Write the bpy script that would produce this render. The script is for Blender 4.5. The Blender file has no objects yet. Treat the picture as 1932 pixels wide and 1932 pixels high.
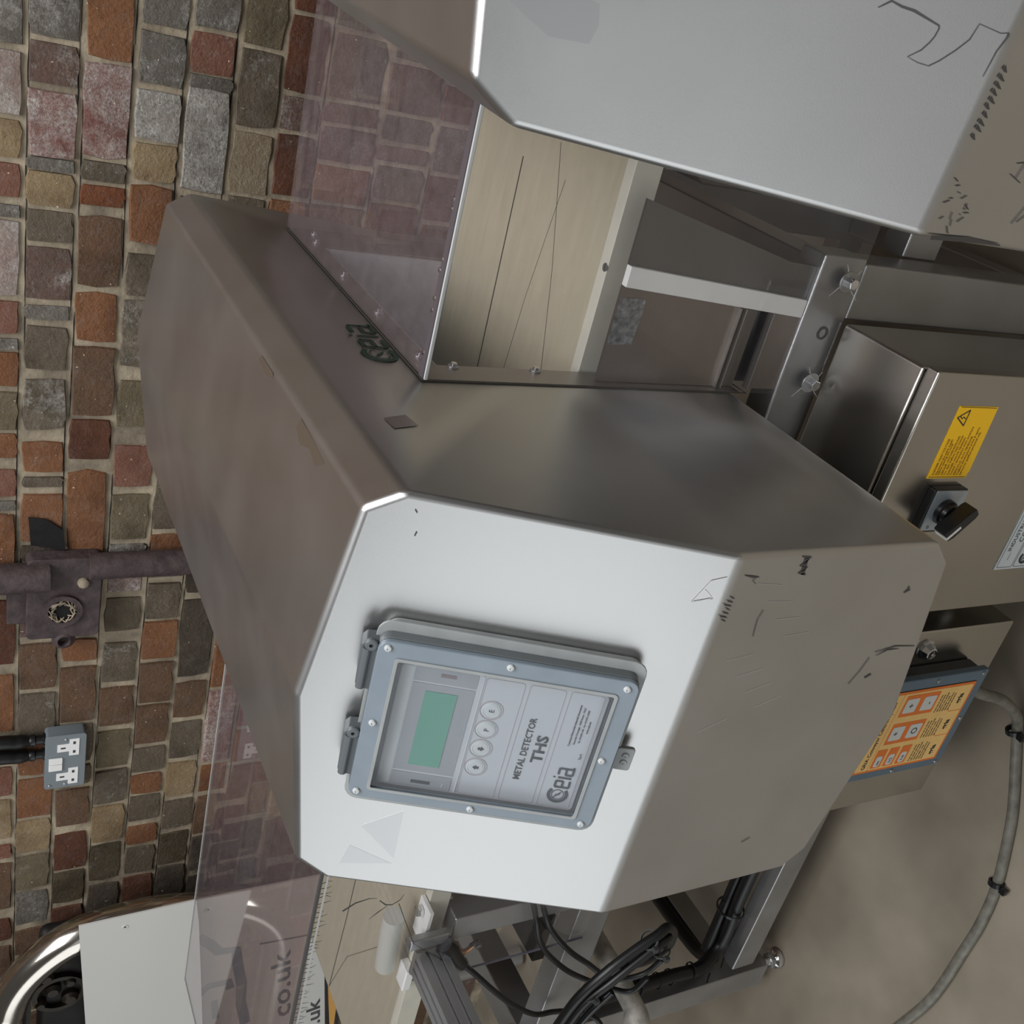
import bpy, bmesh, math, random
from mathutils import Vector, Matrix
random.seed(7)
PI = math.pi
scene = bpy.context.scene
COL = scene.collection

# ---------------------------------------------------------------- camera
cam_d = bpy.data.cameras.new('camera'); cam = bpy.data.objects.new('camera', cam_d); COL.objects.link(cam)
cam_d.sensor_width = 36.0; cam_d.sensor_fit = 'HORIZONTAL'
cam_d.lens = 36.0 * 1955.5 / 1932.0
cam_d.clip_start = 0.02; cam_d.clip_end = 60
_r = Vector((0.8608, 0.5082, -0.0263)); _u = Vector((-0.2292, 0.4333, 0.8716)); _f = Vector((-0.4544, 0.7442, -0.4895))
_x = (-_u).normalized(); _y = (_r - _r.dot(_x) * _x).normalized(); _z = _x.cross(_y)
mw = Matrix((( _x.x, _y.x, _z.x, 0.6006), (_x.y, _y.y, _z.y, -0.5425), (_x.z, _y.z, _z.z, 1.5512), (0, 0, 0, 1)))
cam.matrix_world = mw              # the photograph is turned a quarter turn: the world's up points to the left of the frame
scene.camera = cam

# ---------------------------------------------------------------- light
w = bpy.data.worlds.new('world'); scene.world = w; w.use_nodes = True
bg = w.node_tree.nodes['Background']; bg.inputs[0].default_value = (0.62, 0.60, 0.56, 1); bg.inputs[1].default_value = 0.10

def area(name, loc, target, sx, sy, power, col):
    d = bpy.data.lights.new(name, 'AREA'); d.shape = 'RECTANGLE'; d.size = sx; d.size_y = sy
    d.energy = power; d.color = col
    o = bpy.data.objects.new(name, d); COL.objects.link(o); o.location = loc
    o.rotation_euler = (Vector(target) - Vector(loc)).to_track_quat('-Z', 'Y').to_euler()
    return o
area('daylight_doorway', (-3.9, -4.2, 1.9), (0.1, 0.2, 1.0), 6.0, 3.6, 92, (0.93, 0.97, 1.0))
area('daylight_front_window', (0.5, -5.0, 1.9), (0.5, 0.1, 1.1), 3.2, 2.8, 13, (0.95, 0.98, 1.0))
area('daylight_rooflight', (1.0, -0.5, 4.4), (0.2, 0.4, 0.6), 3.2, 2.0, 172, (0.98, 0.98, 1.0))

vs = scene.view_settings
scene.display_settings.display_device = 'sRGB'
vs.view_transform = 'Standard'; vs.look = 'None'; vs.gamma = 1.0; vs.use_curve_mapping = False
vs.exposure = 0.10
scene.cycles.max_bounces = 10; scene.cycles.transparent_max_bounces = 24

# ---------------------------------------------------------------- materials
def lin(c):
    return tuple(((v / 255.0) / 12.92 if v / 255.0 <= 0.04045 else (((v / 255.0) + 0.055) / 1.055) ** 2.4) for v in c)
MATS = {}
def mat(name, rgb, rough=0.5, metal=0.0, noise=0.0, nscale=20.0, bump=0.0, bscale=200.0, rvar=0.0, spec=0.5, coat=0.0, stretch=None):
    if name in MATS: return MATS[name]
    m = bpy.data.materials.new(name); m.use_nodes = True; MATS[name] = m
    nt = m.node_tree; b = nt.nodes['Principled BSDF']
    c = lin(rgb)
    b.inputs['Base Color'].default_value = (*c, 1); b.inputs['Roughness'].default_value = rough
    b.inputs['Metallic'].default_value = metal; b.inputs['Specular IOR Level'].default_value = spec
    b.inputs['Coat Weight'].default_value = coat
    geo = nt.nodes.new('ShaderNodeNewGeometry')
    src = geo.outputs['Position']
    if stretch:
        mp = nt.nodes.new('ShaderNodeMapping'); mp.inputs['Scale'].default_value = stretch
        nt.links.new(src, mp.inputs['Vector']); src = mp.outputs['Vector']
    if noise > 0 or rvar > 0:
        n = nt.nodes.new('ShaderNodeTexNoise'); n.inputs['Scale'].default_value = nscale; n.inputs['Detail'].default_value = 6
        nt.links.new(src, n.inputs['Vector'])
        if noise > 0:
            mx = nt.nodes.new('ShaderNodeMix'); mx.data_type = 'RGBA'
            mx.inputs['A'].default_value = (*[v * (1 - noise) for v in c], 1)
            mx.inputs['B'].default_value = (*[min(1, v * (1 + noise)) for v in c], 1)
            mr = nt.nodes.new('ShaderNodeMapRange'); mr.inputs['From Min'].default_value = 0.3; mr.inputs['From Max'].default_value = 0.7
            nt.links.new(n.outputs['Fac'], mr.inputs['Value']); nt.links.new(mr.outputs['Result'], mx.inputs['Factor'])
            nt.links.new(mx.outputs['Result'], b.inputs['Base Color'])
        if rvar > 0:
            mr2 = nt.nodes.new('ShaderNodeMapRange'); mr2.inputs['To Min'].default_value = rough - rvar; mr2.inputs['To Max'].default_value = rough + rvar
            mr2.inputs['From Min'].default_value = 0.3; mr2.inputs['From Max'].default_value = 0.7
            nt.links.new(n.outputs['Fac'], mr2.inputs['Value']); nt.links.new(mr2.outputs['Result'], b.inputs['Roughness'])
    if bump > 0:
        n2 = nt.nodes.new('ShaderNodeTexNoise'); n2.inputs['Scale'].default_value = bscale; n2.inputs['Detail'].default_value = 4
        nt.links.new(src, n2.inputs['Vector'])
        bp = nt.nodes.new('ShaderNodeBump'); bp.inputs['Strength'].default_value = bump; bp.inputs['Distance'].default_value = 0.002
        nt.links.new(n2.outputs['Fac'], bp.inputs['Height']); nt.links.new(bp.outputs['Normal'], b.inputs['Normal'])
    return m

def brick_mat(name, main, second, white=0.0, dark=0.3, sparkle=True):
    """fired clay: blotches of two clays, soot spots, and white salts where there are any"""
    m = bpy.data.materials.new(name); m.use_nodes = True; MATS[name] = m
    nt = m.node_tree; N = nt.nodes; L = nt.links; b = N['Principled BSDF']; b.inputs['Roughness'].default_value = 0.9
    b.inputs['Specular IOR Level'].default_value = 0.2
    geo = N.new('ShaderNodeNewGeometry'); oi = N.new('ShaderNodeObjectInfo')
    off = N.new('ShaderNodeVectorMath'); off.operation = 'MULTIPLY_ADD'
    L.new(oi.outputs['Location'], off.inputs[0]); off.inputs[1].default_value = (3.1, 3.1, 3.1); L.new(geo.outputs['Position'], off.inputs[2])
    def noise(scale, det, lo, hi, rough=0.6):
        n = N.new('ShaderNodeTexNoise'); n.inputs['Scale'].default_value = scale; n.inputs['Detail'].default_value = det
        n.inputs['Roughness'].default_value = rough
        L.new(off.outputs[0], n.inputs['Vector'])
        r = N.new('ShaderNodeMapRange'); r.inputs['From Min'].default_value = lo; r.inputs['From Max'].default_value = hi
        L.new(n.outputs['Fac'], r.inputs['Value']); return r.outputs['Result'], n.outputs['Fac']
    def mix(a, bb, f, mode='MIX'):
        x = N.new('ShaderNodeMix'); x.data_type = 'RGBA'; x.blend_type = mode
        for sock, v in (('A', a), ('B', bb)):
            if isinstance(v, tuple): x.inputs[sock].default_value = (*v, 1)
            else: L.new(v, x.inputs[sock])
        if isinstance(f, float): x.inputs['Factor'].default_value = f
        else: L.new(f, x.inputs['Factor'])
        return x.outputs['Result']
    main, second = [tuple(min(255, 1.07 * (v * 0.66 + 0.16 * (sum(q) / 3) + 0.18 * g)) for v, g in zip(q, (130, 110, 86))) for q in (main, second)]
    f1, _ = noise(16, 6, 0.34, 0.64, 0.7)
    c = mix(lin(main), lin(second), f1)
    burnt, _ = noise(9, 3, 0.50, 0.72)
    c = mix(c, tuple(v * 0.5 for v in lin(second)), _mul(nt, burnt, 0.7))
    pale, _ = noise(34, 7, 0.50, 0.74, 0.75)
    c = mix(c, tuple(v * 0.6 + 0.16 for v in lin(main)), _mul(nt, pale, 0.45))
    fine, ff = noise(300, 4, 0.30, 0.72)
    c = mix(c, tuple(v * 0.45 for v in lin(main)), _mul(nt, fine, 0.5))
    sp, _ = noise(80, 7, 0.56, 0.70, 0.8)
    c = mix(c, lin((44, 38, 34)), _mul(nt, sp, dark))
    if white > 0:
        w1, _ = noise(14, 9, 0.60 - 0.28 * white, 0.78 - 0.20 * white, 0.85)
        w2, _ = noise(230, 5, 0.30, 0.62, 0.7)
        mm = N.new('ShaderNodeMath'); mm.operation = 'MULTIPLY'; L.new(w1, mm.inputs[0]); L.new(w2, mm.inputs[1])
        c = mix(c, lin((206, 203, 196)), _mul(nt, mm.outputs[0], 0.9))
    if sparkle:
        s2, _ = noise(130, 2, 0.73, 0.76)
        c = mix(c, lin((225, 210, 185)), s2)
    L.new(c, b.inputs['Base Color'])
    bp = N.new('ShaderNodeBump'); bp.inputs['Strength'].default_value = 0.9; bp.inputs['Distance'].default_value = 0.006
    _, h = noise(120, 8, 0.3, 0.7, 0.7)
    L.new(h, bp.inputs['Height']); L.new(bp.outputs['Normal'], b.inputs['Normal'])
    return m
def _mul(nt, sock, k):
    x = nt.nodes.new('ShaderNodeMath'); x.operation = 'MULTIPLY'; nt.links.new(sock, x.inputs[0]); x.inputs[1].default_value = k
    return x.outputs[0]

def clear_mat(name, tint, haze, hazecol, gloss_rough=0.03):
    """thin clear sheet: see-through, Fresnel reflection, a little scratched haze"""
    m = bpy.data.materials.new(name); m.use_nodes = True; MATS[name] = m
    nt = m.node_tree; N = nt.nodes; L = nt.links; N.clear()
    out = N.new('ShaderNodeOutputMaterial')
    tr = N.new('ShaderNodeBsdfTransparent'); tr.inputs[0].default_value = (*tint, 1)
    df = N.new('ShaderNodeBsdfDiffuse'); df.inputs[0].default_value = (*lin(hazecol), 1)
    gl = N.new('ShaderNodeBsdfGlossy'); gl.inputs['Roughness'].default_value = gloss_rough
    lw = N.new('ShaderNodeLayerWeight'); lw.inputs['Blend'].default_value = 0.5      # facing: 0 head-on, 1 grazing
    pw = N.new('ShaderNodeMath'); pw.operation = 'POWER'; L.new(lw.outputs['Facing'], pw.inputs[0]); pw.inputs[1].default_value = 5.0
    sc1 = N.new('ShaderNodeMath'); sc1.operation = 'MULTIPLY_ADD'; L.new(pw.outputs[0], sc1.inputs[0]); sc1.inputs[1].default_value = 0.9; sc1.inputs[2].default_value = 0.045
    g2 = N.new('ShaderNodeNewGeometry'); inv = N.new('ShaderNodeMath'); inv.operation = 'SUBTRACT'; inv.inputs[0].default_value = 1.0; L.new(g2.outputs['Backfacing'], inv.inputs[1])
    fr = N.new('ShaderNodeMath'); fr.operation = 'MULTIPLY'; L.new(sc1.outputs[0], fr.inputs[0]); L.new(inv.outputs[0], fr.inputs[1])
    geo = N.new('ShaderNodeNewGeometry'); n = N.new('ShaderNodeTexNoise'); n.inputs['Scale'].default_value = 60; n.inputs['Detail'].default_value = 8
    L.new(geo.outputs['Position'], n.inputs['Vector'])
    mr = N.new('ShaderNodeMapRange'); mr.inputs['From Min'].default_value = 0.35; mr.inputs['From Max'].default_value = 0.75
    mr.inputs['To Min'].default_value = haze * 0.8; mr.inputs['To Max'].default_value = haze * 1.4
    L.new(n.outputs['Fac'], mr.inputs['Value'])
    m1 = N.new('ShaderNodeMixShader'); L.new(mr.outputs['Result'], m1.inputs[0]); L.new(tr.outputs[0], m1.inputs[1]); L.new(df.outputs[0], m1.inputs[2])
    m2 = N.new('ShaderNodeMixShader'); L.new(fr.outputs[0], m2.inputs[0]); L.new(m1.outputs[0], m2.inputs[1]); L.new(gl.outputs[0], m2.inputs[2])
    L.new(m2.outputs[0], out.inputs[0])
    return m

STEEL = mat('bead_blasted_steel', (198, 198, 197), 0.36, 1.0, 0.04, 9, 0.03, 900, 0.02)
STEELB = mat('brushed_cabinet_steel', (186, 182, 175), 0.24, 1.0, 0.05, 6, 0.0, 100, 0.03)
FRAME = mat('brushed_frame_steel', (176, 177, 178), 0.42, 0.95, 0.06, 14, 0.08, 400, 0.05)
DARKSTEEL = mat('dull_dark_steel', (120, 114, 108), 0.5, 0.9, 0.15, 18, 0.1, 300, 0.06)
ALU = mat('anodised_aluminium', (196, 198, 200), 0.38, 0.9, 0.03, 20)
CHROME = mat('bright_chrome', (225, 226, 228), 0.12, 1.0)
BLACK = mat('black_rubber', (16, 16, 17), 0.42, 0.0, 0.1, 60)
BLACKP = mat('black_plastic', (20, 20, 22), 0.35)
WHITEP = mat('white_plastic', (236, 237, 234), 0.4)
CREAM = mat('cream_plastic_strip', (206, 204, 190), 0.45, 0, 0.04, 30)
BELT = mat('cream_pvc_belt', (184, 177, 154), 0.42, 0, 0.06, 14, 0.05, 500, 0, 0.4, 0, (1, 6, 6))
SEAM = mat('dark_seam', (62, 58, 52), 0.7)
LINER = mat('pale_blue_liner', (176, 182, 186), 0.45, 0, 0.04, 12)
CONC = mat('smooth_concrete', (140, 131, 116), 0.55, 0, 0.24, 4.5, 0.12, 60, 0.08)
MORTAR = mat('lime_mortar', (150, 138, 118), 0.95, 0, 0.45, 18, 0.9, 120)
SOOT = mat('soot_black', (22, 20, 20), 0.95, 0, 0.3, 60, 0.5, 90)
IRON = mat('painted_rusty_iron', (74, 62, 62), 0.7, 0.1, 0.35, 50, 0.6, 130)
GREYPL = mat('grey_painted_metal', (112, 121, 126), 0.4)
BLUEGREY = mat('blue_grey_plastic', (88, 108, 122), 0.4, 0, 0.05, 30)
PANELGREY = mat('translucent_grey_rim', (150, 154, 154), 0.35, 0, 0.08, 40)
LIDBLUE = mat('smoky_blue_lid', (124, 136, 146), 0.28, 0, 0.08, 26)
KEYP = mat('silver_keypad_foil', (176, 179, 182), 0.38, 0.15)
KEYL = mat('pale_keypad_strip', (188, 192, 192), 0.45)
KEYD = mat('grey_keypad_foil', (138, 142, 145), 0.4)
LCD = mat('green_display', (72, 138, 116), 0.3)
INK = mat('dark_print', (44, 46, 50), 0.6)
INKG = mat('dark_green_print', (22, 46, 34), 0.5)
LINEP = mat('pinkish_print_line', (160, 152, 152), 0.5)
ORANGE = mat('orange_print', (226, 118, 40), 0.45, 0, 0.05, 30)
YELLOWP = mat('pale_yellow_print', (236, 194, 120), 0.45, 0, 0.05, 40)
YELLOW = mat('warning_yellow', (250, 196, 20), 0.45)
AMBER = mat('brown_print', (150, 100, 14), 0.6)
PAPER = mat('matt_white_board', (208, 208, 203), 0.6)
PRINTBG = mat('haze_painted_board', (158, 146, 134), 0.55, 0, 0.05, 8)
SCR = mat('dark_scuff', (84, 82, 80), 0.6, .4)
SCRL = mat('pale_scratch', (205, 205, 205), 0.4, .6)
CRACK = mat('crack_line', (60, 62, 60), 0.4)
EDGE = mat('bright_acrylic_edge', (190, 192, 190), 0.25)
PINK = mat('tape_residue', (184, 177, 172), 0.37, 1.0, 0.05, 20)
RESID = mat('dull_glue_residue', (191, 191, 191), 0.37, 1.0)
PAINT = mat('chipped_grey_paint', (172, 168, 160), 0.55, 0.2, 0.35, 45, 0.4, 120)
GCABLE = mat('grey_cable_sheath', (110, 108, 98), 0.45, 0, 0.3, 60)
COPPER = mat('brass_contact', (190, 140, 95), 0.4, 0.8)
BLUEP = mat('blue_tape', (30, 70, 105), 0.5)
STRAWY = mat('amber_stripe', (214, 158, 62), 0.5)
CLEAR = clear_mat('clear_acrylic', (0.98, 0.98, 0.98), 0.035, (150, 146, 150))
CLEARH = clear_mat('scratched_acrylic', (0.93, 0.91, 0.92), 0.11, (150, 138, 142))
CLEARL = clear_mat('clear_lid_window', (0.95, 0.96, 0.97), 0.025, (190, 200, 210), 0.10)

# ---------------------------------------------------------------- mesh helpers (all shapes are given in world metres)
class Fr:
    """a flat frame: origin, two in-plane axes and the outward normal"""
    def __init__(s, o, x, y):
        s.o = Vector(o); s.x = Vector(x).normalized(); s.y = Vector(y).normalized(); s.n = s.x.cross(s.y).normalized()
    def p(s, a, b, h=0.0): return s.o + s.x * a + s.y * b + s.n * h
def XZ(y): return Fr((0, y, 0), (1, 0, 0), (0, 0, 1))     # faces -Y (h grows towards the room)
def XY(z): return Fr((0, 0, z), (1, 0, 0), (0, 1, 0))     # faces up
def YZ(x): return Fr((x, 0, 0), (0, 1, 0), (0, 0, 1))     # faces +X
def nb(): return bmesh.new()
def prism(bm, fr, pts, h0, h1):
    a = [bm.verts.new(fr.p(x, y, h0)) for x, y in pts]; b = [bm.verts.new(fr.p(x, y, h1)) for x, y in pts]
    n = len(pts)
    bm.faces.new(a[::-1]); bm.faces.new(b)
    for i in range(n): bm.faces.new((a[i], a[(i + 1) % n], b[(i + 1) % n], b[i]))
    return bm
def box(bm, x0, x1, y0, y1, z0, z1):
    return prism(bm, XY(0), [(x0, y0), (x1, y0), (x1, y1), (x0, y1)], z0, z1)
def rr(a0, a1, b0, b1, r, seg=4):
    out = []
    for cx, cy, s in ((a1 - r, b1 - r, 0), (a0 + r, b1 - r, 1), (a0 + r, b0 + r, 2), (a1 - r, b0 + r, 3)):
        for k in range(seg + 1):
            t = (s + k / seg) * PI / 2; out.append((cx + r * math.cos(t), cy + r * math.sin(t)))
    return out
def circ(cx, cy, r, n=20, ph=0): return [(cx + r * math.cos(ph + 2 * PI * k / n), cy + r * math.sin(ph + 2 * PI * k / n)) for k in range(n)]
def ring(bm, fr, outer, inner, h0, h1):
    n = len(outer)
    V = [[bm.verts.new(fr.p(x, y, h)) for x, y in pts] for pts in (outer, inner) for h in (h0, h1)]
    o0, o1, i0, i1 = V
    for k in range(n):
        j = (k + 1) % n
        bm.faces.new((o0[k], o0[j], o1[j], o1[k])); bm.faces.new((i0[j], i0[k], i1[k], i1[j]))
        bm.faces.new((o1[k], o1[j], i1[j], i1[k])); bm.faces.new((o0[j], o0[k], i0[k], i0[j]))
    return bm
def lathe(bm, o, axis, prof, n=20):
    """prof: (radius, height) pairs along the axis"""
    ax = Vector(axis).normalized(); t = ax.orthogonal().normalized(); s = ax.cross(t); o = Vector(o)
    rows = []
    for r, h in prof:
        rows.append([bm.verts.new(o + ax * h + (t * math.cos(2 * PI * k / n) + s * math.sin(2 * PI * k / n)) * max(r, 1e-5)) for k in range(n)])
    for a, b in zip(rows, rows[1:]):
        for k in range(n): bm.faces.new((a[k], a[(k + 1) % n], b[(k + 1) % n], b[k]))
    bm.faces.new(rows[0][::-1]); bm.faces.new(rows[-1])
    return bm
def smooth_path(pts, sub=6):
    P = [Vector(p) for p in pts]
    if len(P) < 3: return P
    out = []
    Q = [P[0] * 2 - P[1]] + P + [P[-1] * 2 - P[-2]]
    for i in range(1, len(Q) - 2):
        p0, p1, p2, p3 = Q[i - 1:i + 3]
        for k in range(sub):
            t = k / sub
            out.append(0.5 * ((2 * p1) + (p2 - p0) * t + (2 * p0 - 5 * p1 + 4 * p2 - p3) * t * t + (3 * p1 - p0 - 3 * p2 + p3) * t ** 3))
    out.append(P[-1]); return out
def tube(bm, pts, r, n=10, smooth=True, sub=6):
    P = smooth_path(pts, sub) if smooth else [Vector(p) for p in pts]
    rows = []; t = None
    for i, p in enumerate(P):
        d = (P[min(i + 1, len(P) - 1)] - P[max(i - 1, 0)]).normalized()
        t = (d.orthogonal() if t is None else (t - d * t.dot(d))).normalized(); s = d.cross(t)
        rad = r(i / (len(P) - 1)) if callable(r) else r
        rows.append([bm.verts.new(p + (t * math.cos(2 * PI * k / n) + s * math.sin(2 * PI * k / n)) * rad) for k in range(n)])
    for a, b in zip(rows, rows[1:]):
        for k in range(n): bm.faces.new((a[k], a[(k + 1) % n], b[(k + 1) % n], b[k]))
    bm.faces.new(rows[0][::-1]); bm.faces.new(rows[-1])
    return bm
def ribbon(bm, fr, pts, wd, h=0.0004, th=0.0003):
    """a thin flat mark lying on a frame"""
    P = [Vector((a, b)) for a, b in pts]
    L = []; R_ = []
    for i, p in enumerate(P):
        d = (P[min(i + 1, len(P) - 1)] - P[max(i - 1, 0)])
        d = d.normalized() if d.length > 1e-9 else Vector((1, 0))
        wv = wd[i] if isinstance(wd, (list, tuple)) else wd
        nrm = Vector((-d.y, d.x)) * wv / 2
        L.append(p + nrm); R_.append(p - nrm)
    for i in range(len(P) - 1):
        prism(bm, fr, [tuple(R_[i]), tuple(R_[i + 1]), tuple(L[i + 1]), tuple(L[i])], h, h + th)
    return bm
def hexpts(cx, cy, r, ph=0): return circ(cx, cy, r, 6, ph)

# ---------------------------------------------------------------- object helpers
def world_loc(o):
    v = Vector((0, 0, 0))
    while o is not None: v += Vector(o.location); o = o.parent
    return v
def finish(bm):
    bmesh.ops.remove_doubles(bm, verts=bm.verts, dist=1e-6)
    bmesh.ops.recalc_face_normals(bm, faces=bm.faces)
def obj(name, bm, m, parent=None, bevel=0.0, seg=2, smooth=False, label=None, origin=None):
    finish(bm)
    me = bpy.data.meshes.new(name)
    if origin is None:
        mn = Vector((min(v.co.x for v in bm.verts), min(v.co.y for v in bm.verts), min(v.co.z for v in bm.verts)))
        mx = Vector((max(v.co.x for v in bm.verts), max(v.co.y for v in bm.verts), max(v.co.z for v in bm.verts)))
        origin = Vector(((mn.x + mx.x) / 2, (mn.y + mx.y) / 2, mn.z))
    origin = Vector(origin)
    bmesh.ops.translate(bm, verts=bm.verts, vec=-origin)
    bm.to_mesh(me); bm.free()
    for mm in (m if isinstance(m, (list, tuple)) else [m]): me.materials.append(mm)
    o = bpy.data.objects.new(name, me); COL.objects.link(o)
    if parent is not None:
        o.parent = parent; o.location = origin - world_loc(parent)
    else: o.location = origin
    if smooth or bevel:
        for p in me.polygons: p.use_smooth = True
        try: me.set_sharp_from_angle(angle=math.radians(38))
        except Exception: pass
    if bevel:
        b = o.modifiers.new('bevel', 'BEVEL'); b.width = bevel; b.segments = seg; b.limit_method = 'ANGLE'; b.angle_limit = math.radians(25)
        b.harden_normals = True
    if label: o['label'] = label
    return o
def thing(name, loc, label, cat, group=None):
    o = bpy.data.objects.new(name, None); COL.objects.link(o); o.location = loc; o.empty_display_size = 0.05
    tag(o, label, cat, group); return o
def tag(o, label, cat, group=None):
    o['label'] = label; o['category'] = cat
    if group: o['group'] = group
    return o
_fonts = {}
def text(name, s, fr, a, b, size, m, parent, h=0.0004, align='LEFT', xs=1.0, bold=0.0, shear=0.0, label=None, th=0.0002):
    cu = bpy.data.curves.new('txt', 'FONT'); cu.body = s; cu.size = size; cu.align_x = align; cu.offset = bold * size; cu.shear = shear
    cu.resolution_u = 2; cu.space_line = 0.95
    t = bpy.data.objects.new('txt', cu); COL.objects.link(t)
    dg = bpy.context.evaluated_depsgraph_get(); dg.update()
    me = bpy.data.meshes.new_from_object(t.evaluated_get(dg))
    bpy.data.objects.remove(t); bpy.data.curves.remove(cu)
    bm = bmesh.new(); bm.from_mesh(me); bpy.data.meshes.remove(me)
    if not bm.faces: bm.free(); return None
    r = bmesh.ops.extrude_face_region(bm, geom=list(bm.faces))
    for v in [g for g in r['geom'] if isinstance(g, bmesh.types.BMVert)]: v.co.z += th
    for v in bm.verts: v.co = fr.p(a + v.co.x * xs, b + v.co.y, h + v.co.z)
    return obj(name, bm, m, parent, label=label)
def boolean_cut(o, cutter_bm):
    me = bpy.data.meshes.new('cut'); finish(cutter_bm); cutter_bm.to_mesh(me); cutter_bm.free()
    c = bpy.data.objects.new('cut', me); COL.objects.link(c)
    bpy.context.view_layer.update()
    md = o.modifiers.new('bool', 'BOOLEAN'); md.object = c; md.operation = 'DIFFERENCE'; md.solver = 'EXACT'
    dg = bpy.context.evaluated_depsgraph_get(); dg.update()
    new = bpy.data.meshes.new_from_object(o.evaluated_get(dg))
    o.modifiers.clear(); old = o.data; o.data = new; new.name = old.name; bpy.data.meshes.remove(old)
    bpy.data.objects.remove(c); bpy.data.meshes.remove(me)
def bolt(parent, fr, a, b, r=0.007, hh=0.006, washer=None, name='bolt', m=None):
    m = m or CHROME
    bm = prism(nb(), fr, hexpts(a, b, r, 0.3), 0.001, hh)
    o = obj(name, bm, m, parent, bevel=0.0006)
    if washer:
        wb = prism(nb(), fr, circ(a, b, washer, 24), 0.0, 0.0018)
        obj('washer', wb, FRAME, parent, bevel=0.0004)
    return o
def screw(parent, fr, a, b, r=0.004, h=0.0, m=None, name='screw'):
    bm = lathe(nb(), fr.p(a, b, h), fr.n, [(r, 0), (r, 0.0008), (r * 0.8, 0.0018), (r * 0.35, 0.0022), (r * 0.3, 0.0014)], 14)
    return obj(name, bm, m or CHROME, parent, smooth=True)

# ================================================================ THE SETTING
bm = box(nb(), -4.6, 3.6, -5.2, 1.6, -0.15, 0.0)
o = obj('floor', bm, CONC, origin=(0, 0, 0)); o['kind'] = 'structure'; o['label'] = 'smooth grey brown concrete floor under the machines'
wall = obj('wall_back', box(nb(), -4.6, 3.6, 1.2545, 1.5, 0.0, 3.4), MORTAR, origin=(0, 1.2545, 0)); wall['kind'] = 'structure'
wall['label'] = 'old brick wall in mixed red, orange, brown and grey bricks with pale mortar'

BC = {  # clay colours: main, second, salts, soot
 'g': ((120, 116, 108), (96, 92, 86), .35, .5), 'w': ((150, 130, 122), (150, 120, 112), .7, .35), 'W': ((140, 132, 122), (112, 106, 98), .95, .5),
 'b': ((112, 100, 84), (92, 84, 70), .12, .6), 'B': ((126, 114, 94), (94, 86, 74), .4, .6), 't': ((172, 148, 108), (150, 122, 84), .15, .35),
 'T': ((160, 146, 118), (140, 122, 94), .2, .4), 'k': ((124, 112, 86), (104, 94, 70), .08, .5), 'o': ((150, 94, 56), (132, 78, 50), 0, .3),
 'O': ((140, 74, 40), (126, 66, 40), 0, .3), 'r': ((142, 92, 74), (132, 76, 62), .15, .3), 'R': ((148, 88, 80), (120, 68, 62), .8, .4),
 'd': ((106, 58, 40), (88, 50, 38), 0, .5), 'n': ((116, 82, 60), (98, 74, 56), 0, .5), 'p': ((110, 80, 74), (96, 80, 72), .25, .6),
 'c': ((84, 75, 64), (66, 59, 52), 0, .6), 'm': ((92, 82, 60), (76, 66, 50), 0, .5)}
BM = {k: brick_mat('brick_clay_' + n, *v) for (k, v), n in zip(BC.items(),
      ['grey', 'pink_salted', 'white_salted', 'grey_brown', 'speckled', 'tan', 'pale_tan', 'khaki', 'orange', 'burnt_orange', 'red', 'red_salted', 'dark_red', 'brown', 'purple_brown', 'charcoal', 'olive'])}
BZ=[1.487, 1.41, 1.333, 1.256, 1.179, 1.102, 1.027, 0.955, 0.848, 0.742, 0.645]
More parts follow.
